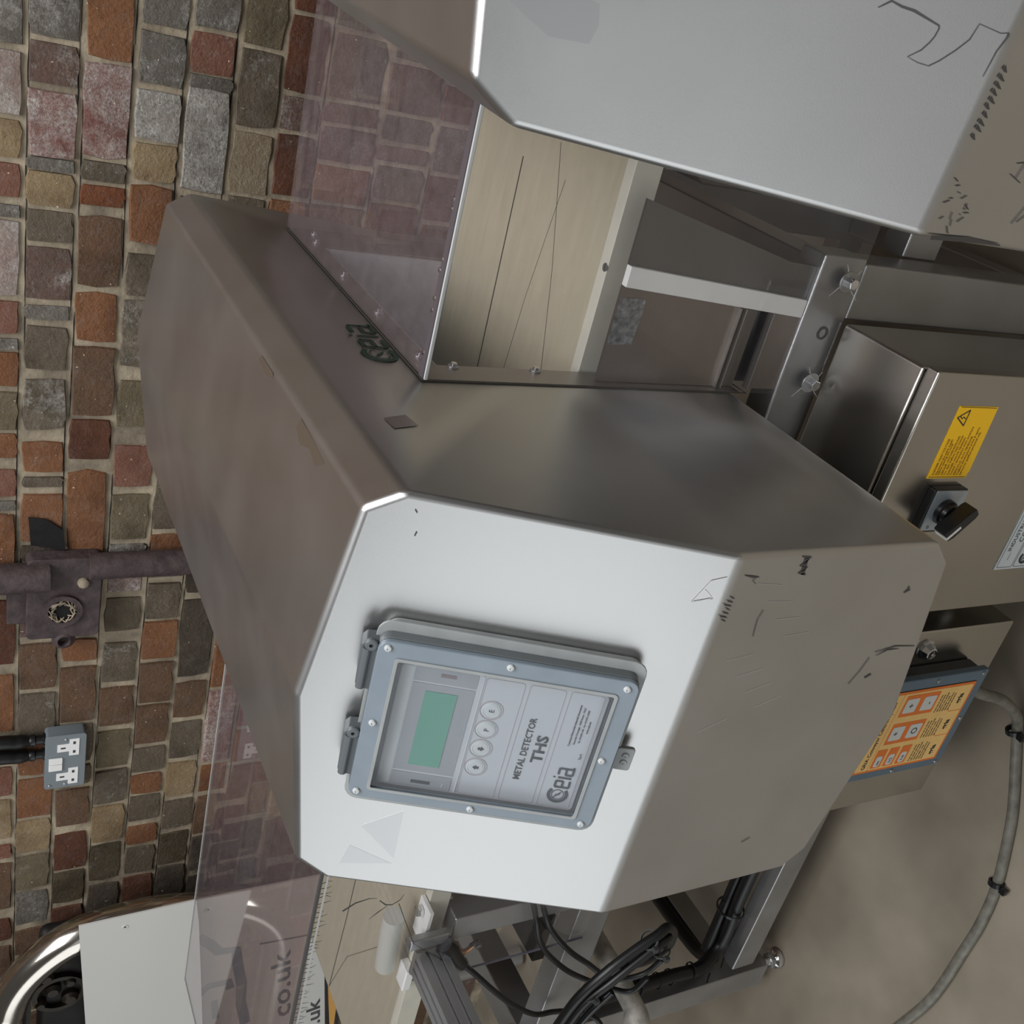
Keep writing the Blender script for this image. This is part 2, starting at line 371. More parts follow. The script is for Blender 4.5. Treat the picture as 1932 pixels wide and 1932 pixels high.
BT=[(0,0.332,0.416,'g'),(0,0.232,0.325,'w'),(0,0.168,0.228,'t'),(0,0.107,0.163,'r'),(0,0.079,0.096,'g'),(0,-0.055,0.075,'w'),(0,-0.12,-0.06,'r'),(0,-0.145,-0.129,'g'),(0,-0.215,-0.15,'o'),(0,-0.298,-0.223,'k'),(0,-0.354,-0.303,'o'),(0,-0.432,-0.373,'r'),(0,-0.459,-0.44,'g'),(0,-0.575,-0.465,'o'),(0,-0.812,-0.654,'d'),(0,-0.985,-0.835,'o'),(0,-1.068,-0.999,'n'),(0,-1.163,-1.078,'r'),(0,-1.29,-1.171,'t'),(0,-1.346,-1.306,'r'),(0,-1.511,-1.361,'n'),(0,-1.616,-1.542,'d'),(0,-1.748,-1.636,'n'),(1,0.35,0.432,'g'),(1,0.285,0.346,'p'),(1,0.177,0.278,'R'),(1,0.161,0.172,'g'),(1,0.099,0.156,'t'),(1,0.042,0.095,'b'),(1,-0.056,0.036,'p'),(1,-0.091,-0.064,'g'),(1,-0.182,-0.101,'b'),(1,-0.296,-0.196,'B'),(1,-0.381,-0.318,'o'),(1,-0.411,-0.39,'b'),(1,-0.528,-0.425,'o'),(1,-0.572,-0.535,'c'),(1,-0.751,-0.645,'p'),(1,-0.879,-0.765,'n'),(1,-1.002,-0.89,'b'),(1,-1.111,-1.012,'o'),(1,-1.237,-1.121,'o'),(1,-1.342,-1.243,'t'),(1,-1.457,-1.352,'k'),(1,-1.578,-1.468,'g'),(1,-1.682,-1.593,'n'),(2,0.334,0.448,'o'),(2,0.185,0.331,'R'),(2,0.149,0.182,'b'),(2,0.109,0.144,'O'),(2,-0.029,0.095,'n'),(2,-0.126,-0.035,'o'),(2,-0.267,-0.134,'n'),(2,-0.355,-0.273,'d'),(2,-0.565,-0.377,'o'),(2,-0.639,-0.572,'n'),(2,-0.817,-0.762,'o'),(2,-0.978,-0.832,'n'),(2,-1.093,-0.986,'b'),(2,-1.158,-1.101,'b'),(2,-1.279,-1.169,'n'),(2,-1.419,-1.301,'d'),(2,-1.526,-1.424,'m'),(2,-1.633,-1.541,'d'),(3,0.395,0.464,'g'),(3,0.309,0.388,'g'),(3,0.224,0.304,'W'),(3,0.159,0.221,'t'),(3,0.055,0.154,'o'),(3,-0.037,0.038,'b'),(3,-0.169,-0.043,'B'),(3,-0.289,-0.194,'k'),(3,-0.416,-0.324,'r'),(3,-0.532,-0.428,'k'),(3,-0.562,-0.54,'g'),(3,-0.751,-0.667,'b'),(3,-0.883,-0.778,'b'),(3,-1.001,-0.896,'n'),(3,-1.121,-1.014,'k'),(3,-1.227,-1.127,'b'),(3,-1.348,-1.235,'t'),(3,-1.476,-1.355,'m'),(3,-1.621,-1.488,'c'),(4,0.406,0.48,'g'),(4,0.338,0.402,'r'),(4,0.323,0.331,'g'),(4,0.15,0.321,'W'),(4,0.064,0.145,'b'),(4,-0.07,0.06,'n'),(4,-0.511,-0.398,'b'),(4,-0.571,-0.521,'o'),(4,-0.727,-0.637,'b'),(4,-0.83,-0.732,'o'),(4,-0.949,-0.84,'n'),(4,-1.064,-0.955,'n'),(4,-1.148,-1.075,'b'),(4,-1.215,-1.155,'o'),(4,-1.3,-1.221,'b'),(4,-1.375,-1.315,'o'),(4,-1.471,-1.385,'b'),(4,-1.579,-1.481,'d'),(4,-1.684,-1.588,'c'),(5,0.394,0.496,'k'),(5,0.269,0.39,'b'),(5,0.159,0.262,'T'),(5,0.053,0.154,'b'),(5,-0.669,-0.565,'c'),(5,-0.891,-0.679,'c'),(5,-1.004,-0.901,'n'),(5,-1.122,-1.012,'b'),(5,-1.239,-1.133,'t'),(5,-1.34,-1.25,'b'),(5,-1.461,-1.356,'m'),(5,-1.574,-1.47,'c'),(5,-1.69,-1.583,'c'),(6,0.459,0.511,'d'),(6,0.335,0.455,'d'),(6,0.273,0.33,'p'),(6,0.163,0.269,'d'),(6,0.07,0.157,'o'),(6,-1.374,-1.252,'n'),(6,-1.501,-1.385,'c'),(6,-1.654,-1.52,'c'),(7,0.449,0.529,'k'),(7,0.337,0.442,'b'),(7,0.297,0.332,'n'),(7,0.232,0.292,'p'),(7,0.162,0.226,'o'),(7,0.079,0.157,'n'),(7,-1.342,-1.169,'n'),(7,-1.488,-1.36,'c'),(7,-1.642,-1.498,'c'),(8,0.418,0.543,'b'),(8,0.333,0.411,'n'),(8,0.282,0.327,'b'),(8,0.246,0.275,'n'),(8,0.179,0.24,'b'),(8,0.095,0.173,'d'),(8,-0.004,0.09,'n'),(9,0.4,0.564,'n'),(9,0.33,0.392,'d'),(9,0.241,0.323,'b'),(9,0.151,0.235,'d'),(9,0.047,0.145,'n'),(9,-0.039,0.041,'b')]


def brick_verts(rng):
    j = lambda s: rng.uniform(-s, s)
    back = [(-.5, .5, -.5), (.5, .5, -.5), (.5, .5, .5), (-.5, .5, .5)]
    rim = [(-.5, -.36, -.5), (.5, -.36, -.5), (.5, -.36, .5), (-.5, -.36, .5)]
    n = 4; front = []; rimr = []
    # wavy outline: the long edges split twice, the short ones once more
    for (x0, z0), (x1, z1), ts in (((-.5, -.5), (.5, -.5), (0, .25, .5, .75)), ((.5, -.5), (.5, .5), (0, .5)), ((.5, .5), (-.5, .5), (0, .25, .5, .75)), ((-.5, .5), (-.5, -.5), (0, .5))):
        for t in ts:
            x = x0 + (x1 - x0) * t; z = z0 + (z1 - z0) * t
            if t == 0: x *= .975; z *= .95
            jx, jz = j(.018), j(.035)
            rimr.append((x + jx, -.40, z + jz))
            front.append((x * .975 + jx, -.5 + j(.03), z * .95 + jz))
    return back, rimr, front
def brick_mesh(rng):
    back, rim, front = brick_verts(rng); b = bmesh.new()
    B = [b.verts.new(v) for v in back]; Rm = [b.verts.new(v) for v in rim]; F = [b.verts.new(v) for v in front]
    c = b.verts.new((rng.uniform(-.1, .1), -.52, rng.uniform(-.1, .1)))
    for k in range(12): b.faces.new((Rm[k], Rm[(k + 1) % 12], F[(k + 1) % 12], F[k])); b.faces.new((F[k], F[(k + 1) % 12], c))
    cs = (0, 4, 6, 10, 12)
    for k in range(4):
        b.faces.new([B[k], B[(k + 1) % 4]] + [Rm[i % 12] for i in range(cs[k + 1], cs[k] - 1, -1)])
    b.faces.new(B[::-1]); bmesh.ops.recalc_face_normals(b, faces=b.faces)
    me = bpy.data.meshes.new('brick'); b.to_mesh(me); b.free()
    for p in me.polygons: p.use_smooth = True
    me.set_sharp_from_angle(angle=math.radians(50))
    return me
rng = random.Random(3)
cache = {}
def variant(c):
    k = (c, rng.randrange(3))
    if k not in cache:
        me = brick_mesh(rng); me.materials.append(BM[c]); cache[k] = me
    return cache[k]
BD = 0.05
for row, xa, xb, c in BT:
    z0, z1 = BZ[row + 1] + 0.0038, BZ[row] - 0.0038
    o = bpy.data.objects.new('brick', variant(c)); COL.objects.link(o); o.parent = wall
    dy = rng.uniform(-0.002, 0.002)
    o.location = Vector(((xa + xb) / 2, 1.25 + BD / 2 + dy, (z0 + z1) / 2)) - wall.location
    o.scale = (max(0.02, xb - xa - 0.002), BD, z1 - z0)
    o.rotation_euler = (0, rng.uniform(-0.012, 0.012), 0)
# the rest of the wall, joined: beyond and below what the photograph shows
keys = list(BC); rest = bmesh.new()
def add_brick(x0, x1, z0, z1, mi, dy):
    y0 = 1.25 + dy
    vs_ = []
    for (x, z) in ((x0, z0), (x1, z0), (x1, z1), (x0, z1)): vs_.append(rest.verts.new((x, 1.29, z)))
    for (x, z) in ((x0, z0), (x1, z0), (x1, z1), (x0, z1)): vs_.append(rest.verts.new((x, y0 + .005, z)))
    e = 0.004
    for (x, z) in ((x0 + e, z0 + e), (x1 - e, z0 + e), (x1 - e, z1 - e), (x0 + e, z1 - e)): vs_.append(rest.verts.new((x, y0, z)))
    for q in [(8, 9, 10, 11)] + [(4 + k, 4 + (k + 1) % 4, 8 + (k + 1) % 4, 8 + k) for k in range(4)] + [(k, (k + 1) % 4, 4 + (k + 1) % 4, 4 + k) for k in range(4)]:
        f = rest.faces.new([vs_[i] for i in q]); f.material_index = mi
allz = [1.487 + 0.0767 * k for k in range(24, 0, -1)] + BZ + [BZ[-1] - 0.0767 * k for k in range(1, 9)]
for i in range(len(allz) - 1):
    zt, zb = allz[i] - .004, allz[i + 1] + .004
    row = i - 24
    used = sorted([(a, b) for r_, a, b, c in BT if r_ == row]) if 0 <= row < len(BZ) - 1 else []
    x = -3.4 + rng.uniform(0, .2); spans = []
    cur = x
    for a, b in used: spans.append((cur, a - .01)); cur = b + .01
    spans.append((cur, 2.8))
    for s0, s1 in spans:
        p = s0
        while s1 - p > 0.045:
            ln = rng.choice((.104, .215, .215)) + rng.uniform(-.008, .008)
            e = min(p + ln, s1)
            if s1 - e < .045: e = s1
            add_brick(p, e - .009, zb, zt, rng.choice([keys.index(q) for q in 'gbbBtkoorRdnnnpm']), rng.uniform(-.003, .003)); p = e
bmesh.ops.recalc_face_normals(rest, faces=rest.faces)
o = obj('brickwork', rest, [BM[k] for k in keys], wall); o['kind'] = 'stuff'
# open joints: thin dark cracks along the courses
ckm = nb(); FW = XZ(1.2542)
for z in BZ[1:]:
    x = .62
    while x > -1.8:
        ln = rng.uniform(.08, .42); side = rng.choice((-.0036, .0036, -.0036))
        if rng.random() < .72:
            pts = []; wd = []; k = max(3, int(ln / .018)); zz = side
            for i in range(k + 1):
                zz += rng.uniform(-.0007, .0007); zz = max(-.0045, min(.0045, zz))
                pts.append((x - ln * i / k, z + zz)); wd.append(rng.uniform(.0006, .0022) * (0.3 if i in (0, k) else 1))
            ribbon(ckm, FW, pts, wd, 0.0002, .0004)
        x -= ln
o = obj('open_joint', ckm, SOOT, wall); o['kind'] = 'stuff'
# soot holes in the wall beside the iron bracket
sb = nb()
prism(sb, XZ(1.2445), [(-.47, 1.395), (-.53, 1.39), (-.545, 1.33), (-.50, 1.335), (-.475, 1.365)], 0, .002)
obj('soot_patch', sb, SOOT, wall)

# ================================================================ iron pipe, bracket, socket, conduits
t = thing('iron_drainpipe', (-.574, 1.2, 1.0), 'rusty dark iron pipe with a square bracket on the brick wall above the metal detector', 'pipe')
obj('pipe', lathe(nb(), (-.584, 1.215, 1.36), (0, 0, 1), [(.029, 0), (.029, .9)], 20), IRON, t, smooth=True)
obj('pipe', lathe(nb(), (-.567, 1.218, .62), (0, 0, 1), [(.026, 0), (.026, .67)], 20), IRON, t, smooth=True)
pl = prism(nb(), XZ(1.214), rr(-.728, -.546, 1.266, 1.398, .012), -.036, 0.0)
pl = obj('bracket_plate', pl, IRON, t, bevel=.003)
rg = ring(nb(), XZ(1.214), circ(-.662, 1.335, .036, 20), circ(-.662, 1.335, .026, 20), -.004, .006)
obj('hole_rim', rg, IRON, pl, smooth=True)
obj('hole', prism(nb(), XZ(1.214), circ(-.662, 1.335, .027, 20), 0.0003, .0014), SOOT, pl)
cw = nb()
rr_ = random.Random(5)
for k in range(26):
    a0 = rr_.uniform(0, 2 * PI); r0 = rr_.uniform(.012, .03)
    tube(cw, [(-.662 + r0 * math.cos(a0), 1.212, 1.335 + r0 * math.sin(a0)), (-.662 + .022 * math.cos(a0 + .5), 1.205, 1.335 + .02 * math.sin(a0 + .5)), (-.662 + r0 * math.cos(a0 + 1.1), 1.211, 1.335 + r0 * math.sin(a0 + 1.1))], .0011, 4)
o = obj('dusty_cobweb', cw, MORTAR, pl); o['kind'] = 'stuff'
obj('lug', lathe(nb(), (-.735, 1.232, 1.33), (0, -1, 0), [(.02, 0), (.022, .014), (.012, .022), (.010, .008)], 14), IRON, t, smooth=True)
obj('lug', lathe(nb(), (-.60, 1.214, 1.30), (0, -1, 0), [(.011, 0), (.010, .006), (.006, .009)], 12), MORTAR, t, smooth=True)
obj('flange', box(nb(), -.70, -.60, 1.23, 1.246, 1.395, 1.43), IRON, t, bevel=.003)

t = thing('double_socket', (-1.053, 1.25, 1.278), 'grey metal-clad double power socket with white inserts on the brick wall', 'socket')
obj('back_box', prism(nb(), XZ(1.25), rr(-1.124, -.9815, 1.279, 1.3555, .006), 0.0, .030), GREYPL, t, bevel=.002)
fp = obj('face_plate', prism(nb(), XZ(1.22), rr(-1.1255, -.980, 1.2775, 1.357, .007), 0.0, .005), GREYPL, t, bevel=.0015)
F = XZ(1.215)
def T_insert(xc):
    return prism(nb(), F, [(xc - .022, 1.292), (xc + .022, 1.292), (xc + .022, 1.311), (xc + .010, 1.311), (xc + .010, 1.334), (xc - .010, 1.334), (xc - .010, 1.311), (xc - .022, 1.311)], 0, .0014)
for xc in (-1.0135, -1.093):
    ins = obj('outlet', T_insert(xc), WHITEP, fp)
    for ax_, az_, sx, sz in ((xc, 1.323, .002, .005), (xc - .012, 1.3015, .0045, .002), (xc + .012, 1.3015, .0045, .002)):
        pass
    h = nb()
    for ax_, az_, sx, sz in ((xc, 1.323, .002, .0045), (xc - .012, 1.3015, .0035, .0025), (xc + .012, 1.3015, .0035, .0025)):
        prism(h, F, [(ax_ - sx, az_ - sz), (ax_ + sx, az_ - sz), (ax_ + sx, az_ + sz), (ax_ - sx, az_ + sz)], .0014, .0018)
    obj('pin_holes', h, BLACKP, fp)
for xc in (-1.047, -1.0645): obj('rocker_switch', prism(nb(), F, rr(xc - .008, xc + .008, 1.3235, 1.3495, .001), 0, .004), WHITEP, fp, bevel=.0008)
for a, b in ((-.992, 1.318), (-1.115, 1.317), (-1.115, 1.347)): screw(t, F, a, b, .0035, 0.0, m=FRAME)
for i, (xc, lab) in enumerate(((-.9985, 'black cable entering the socket top, nearest the iron pipe'), (-1.038, 'black cable entering the socket top, farthest from the iron pipe'))):
    t = thing('cable_drop', (xc, 1.232, 1.3555), lab, 'cable')
    obj('gland', lathe(nb(), (xc, 1.232, 1.3555), (0, 0, 1), [(.013, 0), (.013, .004), (.0095, .005), (.0095, .018), (.0125, .020), (.0125, .028), (.010, .032)], 16), BLACKP, t, smooth=True)
    obj('sleeve', tube(nb(), [(xc, 1.232, 1.385), (xc + .002, 1.231, 1.41), (xc + .008, 1.228, 1.47), (xc + .01, 1.228, 1.75)], lambda q: .0105 + .004 * min(1, q * 4), 14), BLACK, t, smooth=True)

# ================================================================ stainless tube frame and the dark machine in it, boards
t = thing('tube_frame_trolley', (-1.75, 1.12, 0.0), 'polished stainless tube frame with round corner, behind the white board', 'frame')
pth = [(-2.6, 1.12, 1.432), (-1.80, 1.12, 1.430), (-1.68, 1.12, 1.425), (-1.60, 1.12, 1.402), (-1.535, 1.12, 1.355), (-1.49, 1.12, 1.29), (-1.47, 1.12, 1.2), (-1.47, 1.12, 1.10), (-1.50, 1.12, 1.0), (-1.57, 1.12, .93), (-1.68, 1.12, .90), (-2.6, 1.12, .90)]
obj('tube', tube(nb(), pth, .040, 24), mat('polished_stainless', (214, 208, 198), .16, 1.0, .04, 30), t, smooth=True)
obj('leg', tube(nb(), [(-2.0, 1.12, .90), (-2.0, 1.12, .02)], .03, 16, smooth=False), FRAME, t, smooth=True)
obj('leg', tube(nb(), [(-1.64, 1.12, .90), (-1.64, 1.12, .02)], .03, 16, smooth=False), FRAME, t, smooth=True)
bp = nb(); box(bp, -2.5, -1.53, 1.175, 1.215, .95, 1.36)
obj('dark_panel', bp, mat('oily_black_steel', (34, 31, 28), .6, .3, .5, 12), t, bevel=.02, seg=4)
kn = nb()
for (a, b, r_) in ((-1.668, 1.345, .018), (-1.72, 1.33, .02), (-1.76, 1.355, .014), (-1.70, 1.292, .015), (-1.76, 1.29, .02), (-1.62, 1.31, .012)):
    lathe(kn, (a, 1.176, b), (0, -1, 0), [(r_, 0), (r_, .012), (r_ * .6, .02)], 14)
obj('knobs', kn, mat('greasy_knob_metal', (58, 52, 44), .45, .5), t, smooth=True)
obj('bearing_ring', ring(nb(), XZ(1.174), circ(-1.735, 1.315, .06, 28), circ(-1.735, 1.315, .048, 28), 0, .012), mat('greasy_knob_metal', (58, 52, 44), .45, .5), t, smooth=True)
obj('upright', box(nb(), -2.2, -1.72, 1.168, 1.174, 1.375, 1.40), mat('greasy_knob_metal', (58, 52, 44)), t)
obj('blue_tape', box(nb(), -1.455, -1.425, 1.0775, 1.0795, 1.246, 1.256), BLUEP, t)

t = thing('white_board', (-1.7, 1.05, 1.0), 'plain white board with a small screw hole, beside the brick wall', 'board')
obj('sheet', prism(nb(), XZ(1.05), [(-1.367, 1.299), (-2.3, 1.225), (-2.3, .95), (-1.84, .997), (-1.442, 1.042), (-1.361, 1.055)], 0, .004), PAPER, t)
obj('screw_cup', ring(nb(), XZ(1.046), circ(-1.399, 1.204, .0062, 20), circ(-1.399, 1.204, .0035, 20), 0, .0012), PAPER, t, smooth=True)
obj('screw_hole', prism(nb(), XZ(1.046), circ(-1.399, 1.204, .0016, 10), 0, .0016), INK, t)

t = thing('printed_sign_board', (-1.7, 1.073, .6), 'white printed sign board with painted grey haze and dark letters reading co.uk, under the white board', 'sign')
obj('sheet', prism(nb(), XZ(1.08), [(-1.395, 1.12), (-2.3, 1.06), (-2.3, .60), (-1.40, .66)], 0, .005), PRINTBG, t)  # grey-brown paints the clear guard's haze and reflection over a white board
F = XZ(1.075)
a8 = math.radians(7.7)
FT = Fr((-1.655, 1.075, .793), (math.cos(a8), 0, math.sin(a8)), (-math.sin(a8), 0, math.cos(a8)))
text('lettering', 'co.uk', FT, 0.0, 0.0, .070, INK, t, align='RIGHT', xs=1.75, bold=.012)
obj('white_panel', prism(nb(), XZ(1.0750), [(-1.402, .752), (-2.3, .717), (-2.3, .602), (-1.402, .662)], .0001, .0006), PAPER, t, label='white lower panel of the sign')
obj('amber_stripe', prism(nb(), XZ(1.0743), [(-1.405, .743), (-2.3, .583), (-2.3, .602), (-1.405, .662)], 0, .0006), STRAWY, t)
a9 = math.radians(8.6); FT2 = Fr((-1.888, 1.0745, .681), (math.cos(a9), 0, math.sin(a9)), (-math.sin(a9), 0, math.cos(a9)))
text('lettering', '.uk', FT2, 0.0, 0.0, .052, INK, t, align='RIGHT', xs=1.7, bold=.02)
gb = nb()
ribbon(gb, F, [(-1.528, 1.031), (-1.559, 1.001), (-1.597, .975), (-1.603, .934), (-1.668, .922), (-1.741, .905), (-1.812, .900), (-1.907, .877)], .026)
ribbon(gb, F, [(-1.745, 1.012), (-1.718, .988), (-1.719, .939), (-1.748, .933)], .022)
ribbon(gb, F, [(-1.78, .968), (-1.853, .958)], .016)
obj('lettering', gb, mat('grey_print', (92, 92, 92), .6), t, label='large dark grey letter shapes')
obj('panel_joint', prism(nb(), F, [(-1.60, .875), (-1.605, .875), (-1.62, .66), (-1.615, .66)], .0003, .0009), SCR, t)

# ================================================================ METAL DETECTOR HEADS
TS = 0.4481
def head_geometry():
    """housing in world metres around the fold line at y=0, z=.96"""
    Wd, cx, zA, zB, zG = .22, .1989, .2891, .2595, .3146
    zH, zI, zJ, xI = -.2483, -.2747, -.311, .196
    prof = [(Wd, zH), (Wd, 0), (Wd, zB), (cx, zA), (0, zG), (-cx, zA), (-Wd, zB), (-Wd, 0), (-Wd, zH), (-xI, zI), (0, zJ), (xI, zI)]
    bm = bmesh.new(); f = []; b = []
    for x, z in prof:
        f.append(bm.verts.new((x, max(0, z) * TS, .96 + z))); b.append(bm.verts.new((x, .887 + .3344 * max(0, z), .96 + z)))
    n = len(prof)
    for i in range(n): bm.faces.new((f[i], f[(i + 1) % n], b[(i + 1) % n], b[i]))
    bm.faces.new([f[i] for i in (1, 2, 3, 4, 5, 6, 7)]); bm.faces.new([f[i] for i in (7, 8, 9, 10, 11, 0, 1)])
    bm.faces.new([b[i] for i in (1, 2, 3, 4, 5, 6, 7)][::-1]); bm.faces.new([b[i] for i in (7, 8, 9, 10, 11, 0, 1)][::-1])
    return bm
UPS = Vector((0, TS, 1)).normalized()
SL = Fr((0, 0, .96), (1, 0, 0), UPS)                  # the sloping upper front
LOW = XZ(0.0)                                           # the upright lower front
def make_head(label, ap, root_loc=(0, .45, .649)):
    t = thing('metal_detector_head', root_loc, label, 'metal detector')
    h = obj('housing', head_geometry(), STEEL, t, bevel=.006, seg=3)
    y0, y1, z0, z1 = ap
    h.modifiers['bevel'].angle_limit = math.radians(12)
    boolean_cut(h, box(nb(), -.4, .4, y0, y1, z0, z1))
    for p in h.data.polygons: p.use_smooth = True
    wn = h.modifiers.new('weighted', 'WEIGHTED_NORMAL'); wn.keep_sharp = False; wn.mode = 'FACE_AREA'; wn.weight = 100
    e = .0015; th = .006
    L = ring(nb(), YZ(0), [(y0 + e, z0 + e), (y1 - e, z0 + e), (y1 - e, z1 - e), (y0 + e, z1 - e)], [(y0 + th, z0 + th), (y1 - th, z0 + th), (y1 - th, z1 - th), (y0 + th, z1 - th)], -.219, .219)
    obj('aperture_liner', L, LINER, t)
    return t
def logo(parent, fr, a, b, s, m, xs=1.0, lx=1.0):
    """round C with a compass needle, then the letters"""
    g = nb(); R0 = .5 * s
    pts_o = [(a + xs * R0 * math.cos(q), b + R0 + R0 * math.sin(q)) for q in [math.radians(50 + k * 260 / 26) for k in range(27)]]
    for i in range(26):
        q0, q1 = math.radians(50 + i * 10), math.radians(60 + i * 10); ri = R0 * .70
        prism(g, fr, [(a + xs * R0 * math.cos(q0), b + R0 + R0 * math.sin(q0)), (a + xs * R0 * math.cos(q1), b + R0 + R0 * math.sin(q1)), (a + xs * ri * math.cos(q1), b + R0 + ri * math.sin(q1)), (a + xs * ri * math.cos(q0), b + R0 + ri * math.sin(q0))], .0004, .0007)
    for q in range(24):
        q0, q1 = q * PI / 12, (q + 1) * PI / 12; ro, ri = R0 * .60, R0 * .54
        prism(g, fr, [(a + xs * ro * math.cos(q0), b + R0 + ro * math.sin(q0)), (a + xs * ro * math.cos(q1), b + R0 + ro * math.sin(q1)), (a + xs * ri * math.cos(q1), b + R0 + ri * math.sin(q1)), (a + xs * ri * math.cos(q0), b + R0 + ri * math.sin(q0))], .0004, .0007)
    c = (a, b + R0); k = R0 * .42
    prism(g, fr, [(c[0] - k * xs, c[1] + k * .8), (c[0] - k * .15 * xs, c[1] - k * .1), (c[0] + k * .15 * xs, c[1] + k * .35)], .0004, .0007)
    prism(g, fr, [(c[0] + k * xs, c[1] - k * .8), (c[0] + k * .15 * xs, c[1] + k * .1), (c[0] - k * .15 * xs, c[1] - k * .35)], .0004, .0007)
    obj('emblem', g, m, parent)
    lt = nb(); ux = s * .40 * xs * lx; uy = s * .66; x0 = a + xs * R0 * .92; y0 = b + s * .10; wd = s * .105
    def st(dx, pts):
        P = [(x0 + dx * ux + p * ux, y0 + q_ * uy) for p, q_ in pts]
        for p0, p1 in zip(P, P[1:]): ribbon(lt, fr, [p0, p1], wd, .0004, .0003)
    st(0, [(.98, .02), (0, 0), (0, 1), (.9, 1), (.9, .5), (0, .5)])
    st(1.32, [(.1, 0), (.1, .95)]); st(1.32, [(.02, 1.22), (.18, 1.22)])
    st(1.88, [(0, 1), (.9, 1), (.9, 0), (0, 0), (0, .5), (.9, .5)]); st(1.88, [(.9, .02), (1.2, .02)])
    obj('lettering', lt, m, parent)
head = make_head('left metal detector head, silver sloping front with the control panel on it', (.378, .767, .850, 1.087))
logo(head, YZ(.2204), .403, 1.1185, .040, INKG, lx=1.35)
# wear on the left head
m_ = nb()
ribbon(m_, LOW, [(.215, .889), (.2145, .8795), (.205, .8875), (.204, .879), (.1975, .886), (.196, .8775)], .0022, .0005)
ribbon(m_, LOW, [(.213, .884), (.196, .881)], .004, .0005)
ribbon(m_, LOW, [(.1725, .7292), (.168, .727), (.1647, .7321)], [.0005, .004, .001], .0005)
ribbon(m_, LOW, [(.1996, .9492), (.1975, .94), (.1968, .9319)], [.0006, .002, .0006], .0005)
ribbon(m_, LOW, [(.1965, .935), (.1935, .9375), (.190, .933)], .0007, .0005)
ribbon(m_, LOW, [(.0929, .7326), (.0975, .705), (.0944, .6752)], [.0004, .0012, .0006], .0005)
ribbon(m_, LOW, [(.088, .728), (.094, .715), (.0935, .698)], [.0004, .0016, .0004], .0005)
ribbon(m_, LOW, [(.1313, .9101), (.15, .913), (.1604, .9106)], .0006, .0005)
ribbon(m_, LOW, [(.0868, .7367), (.07, .742), (.0548, .7496)], .0009, .0005)
ribbon(m_, LOW, [(.06, .729), (.064, .722)], .002, .0005)
ribbon(m_, LOW, [(-.155, .80), (-.150, .790)], .0008, .0005)
ribbon(m_, SL, [(.206, .275), (.2035, .273)], .001, .0005)
ribbon(m_, SL, [(.186, .270), (.182, .271)], .001, .0005)
for k in range(7):
    ribbon(m_, Fr((0, 0, .96), (1, 0, 0), (0, 0, 1)), [(.178 - .004 * k, -.004 + .002 * (k % 3)), (.176 - .004 * k, -.009)], .001, .0006)
obj('scuff', m_, SCR, head)['kind'] = 'stuff'
m_ = nb()
ribbon(m_, SL, [(.197, .006), (.191, .018), (.1673, .0281), (.1736, .0110), (.176, .014), (.181, .020)], .0009, .0005)
ribbon(m_, SL, [(.1673, .0281), (.1705, .0205), (.174, .013)], .0007, .0005)
for k in range(9): ribbon(m_, LOW, [(.19 - k * .021, .93 - .02 * (k % 4)), (.186 - k * .019, .90 - .02 * (k % 4))], .0003, .0004)
obj('pale_scratch', m_, SCRL, head)['kind'] = 'stuff'
m_ = nb()
prism(m_, SL, [(-.196, .2745), (-.170, .268), (-.187, .2245)], .0000, .00008)
prism(m_, SL, [(-.1425, .262), (-.116, .225), (-.180, .2235)], .0000, .00008)
obj('glue_residue', m_, RESID, head, label='dull triangular glue marks')
m_ = nb()
prism(m_, YZ(.2203), [(.2577, 1.1665), (.2359, 1.1619), (.2297, 1.1876), (.2505, 1.1905)], .0002, .0005)
obj('tape_mark', m_, PINK, head)

GA = Fr((.1989, 0, 1.2491), (-.1989, 0, .0255), (0, 1, 0)); GA = Fr(GA.o, GA.x, (0, -1, 0))
m_ = nb()
STN = mat('brown_stain_on_steel', (184, 177, 166), .39, 1.0)
prism(m_, GA, [(.004, -.300), (.016, -.305), (.024, -.285), (.016, -.262), (.022, -.240), (.010, -.222), (.006, -.255)], .0001, .0002)
obj('stain', m_, STN, head); m_ = nb()
prism(m_, GA, [(.003, -.445), (.010, -.450), (.013, -.420), (.008, -.395), (.003, -.400)], .0001, .0002)
obj('stain', m_, STN, head)
head2 = make_head('right metal detector head, blank silver front with a dark wavy pen line', (.33, .84, .83, 1.10))
m_ = nb()
scr = [(-.0979, .0885), (-.0925, .082), (-.0938, .0746), (-.0940, .0663), (-.0977, .0480), (-.0992, .0472), (-.1040, .0478), (-.1080, .0494), (-.1131, .0525), (-.1187, .0590), (-.1201, .0513), (-.1202, .0439), (-.1159, .0388), (-.1078, .0316), (-.1001, .0261), (-.0906, .0243), (-.0921, .0090), (-.0907, .0044), (-.0924, .0037), (-.1018, .0066), (-.1173, .0079)]
ribbon(m_, SL, scr[:6], [.0004, .0011, .0014, .0016, .0009, .0006], .0005); ribbon(m_, SL, scr[5:18], .0005, .0005); ribbon(m_, SL, scr[17:], [.0012, .0009, .0006, .0003], .0005)
obj('pen_line', m_, SCR, head2)
m_ = nb(); q = random.Random(9)
for k in range(10):
    x = -.108 - k * .0046 - q.uniform(0, .0012)
    ribbon(m_, LOW, [(x, .9580 - q.uniform(0, .002)), (x - .003, .9535 - q.uniform(0, .004))], [.0026, .0006], .0005)
for k in range(16):
    x = -.200 + q.uniform(-.012, .02); z = .953 - q.uniform(0, .022)
    ribbon(m_, LOW, [(x, z), (x + q.uniform(-.005, .005), z + q.uniform(-.005, .005))], .0006, .0005)
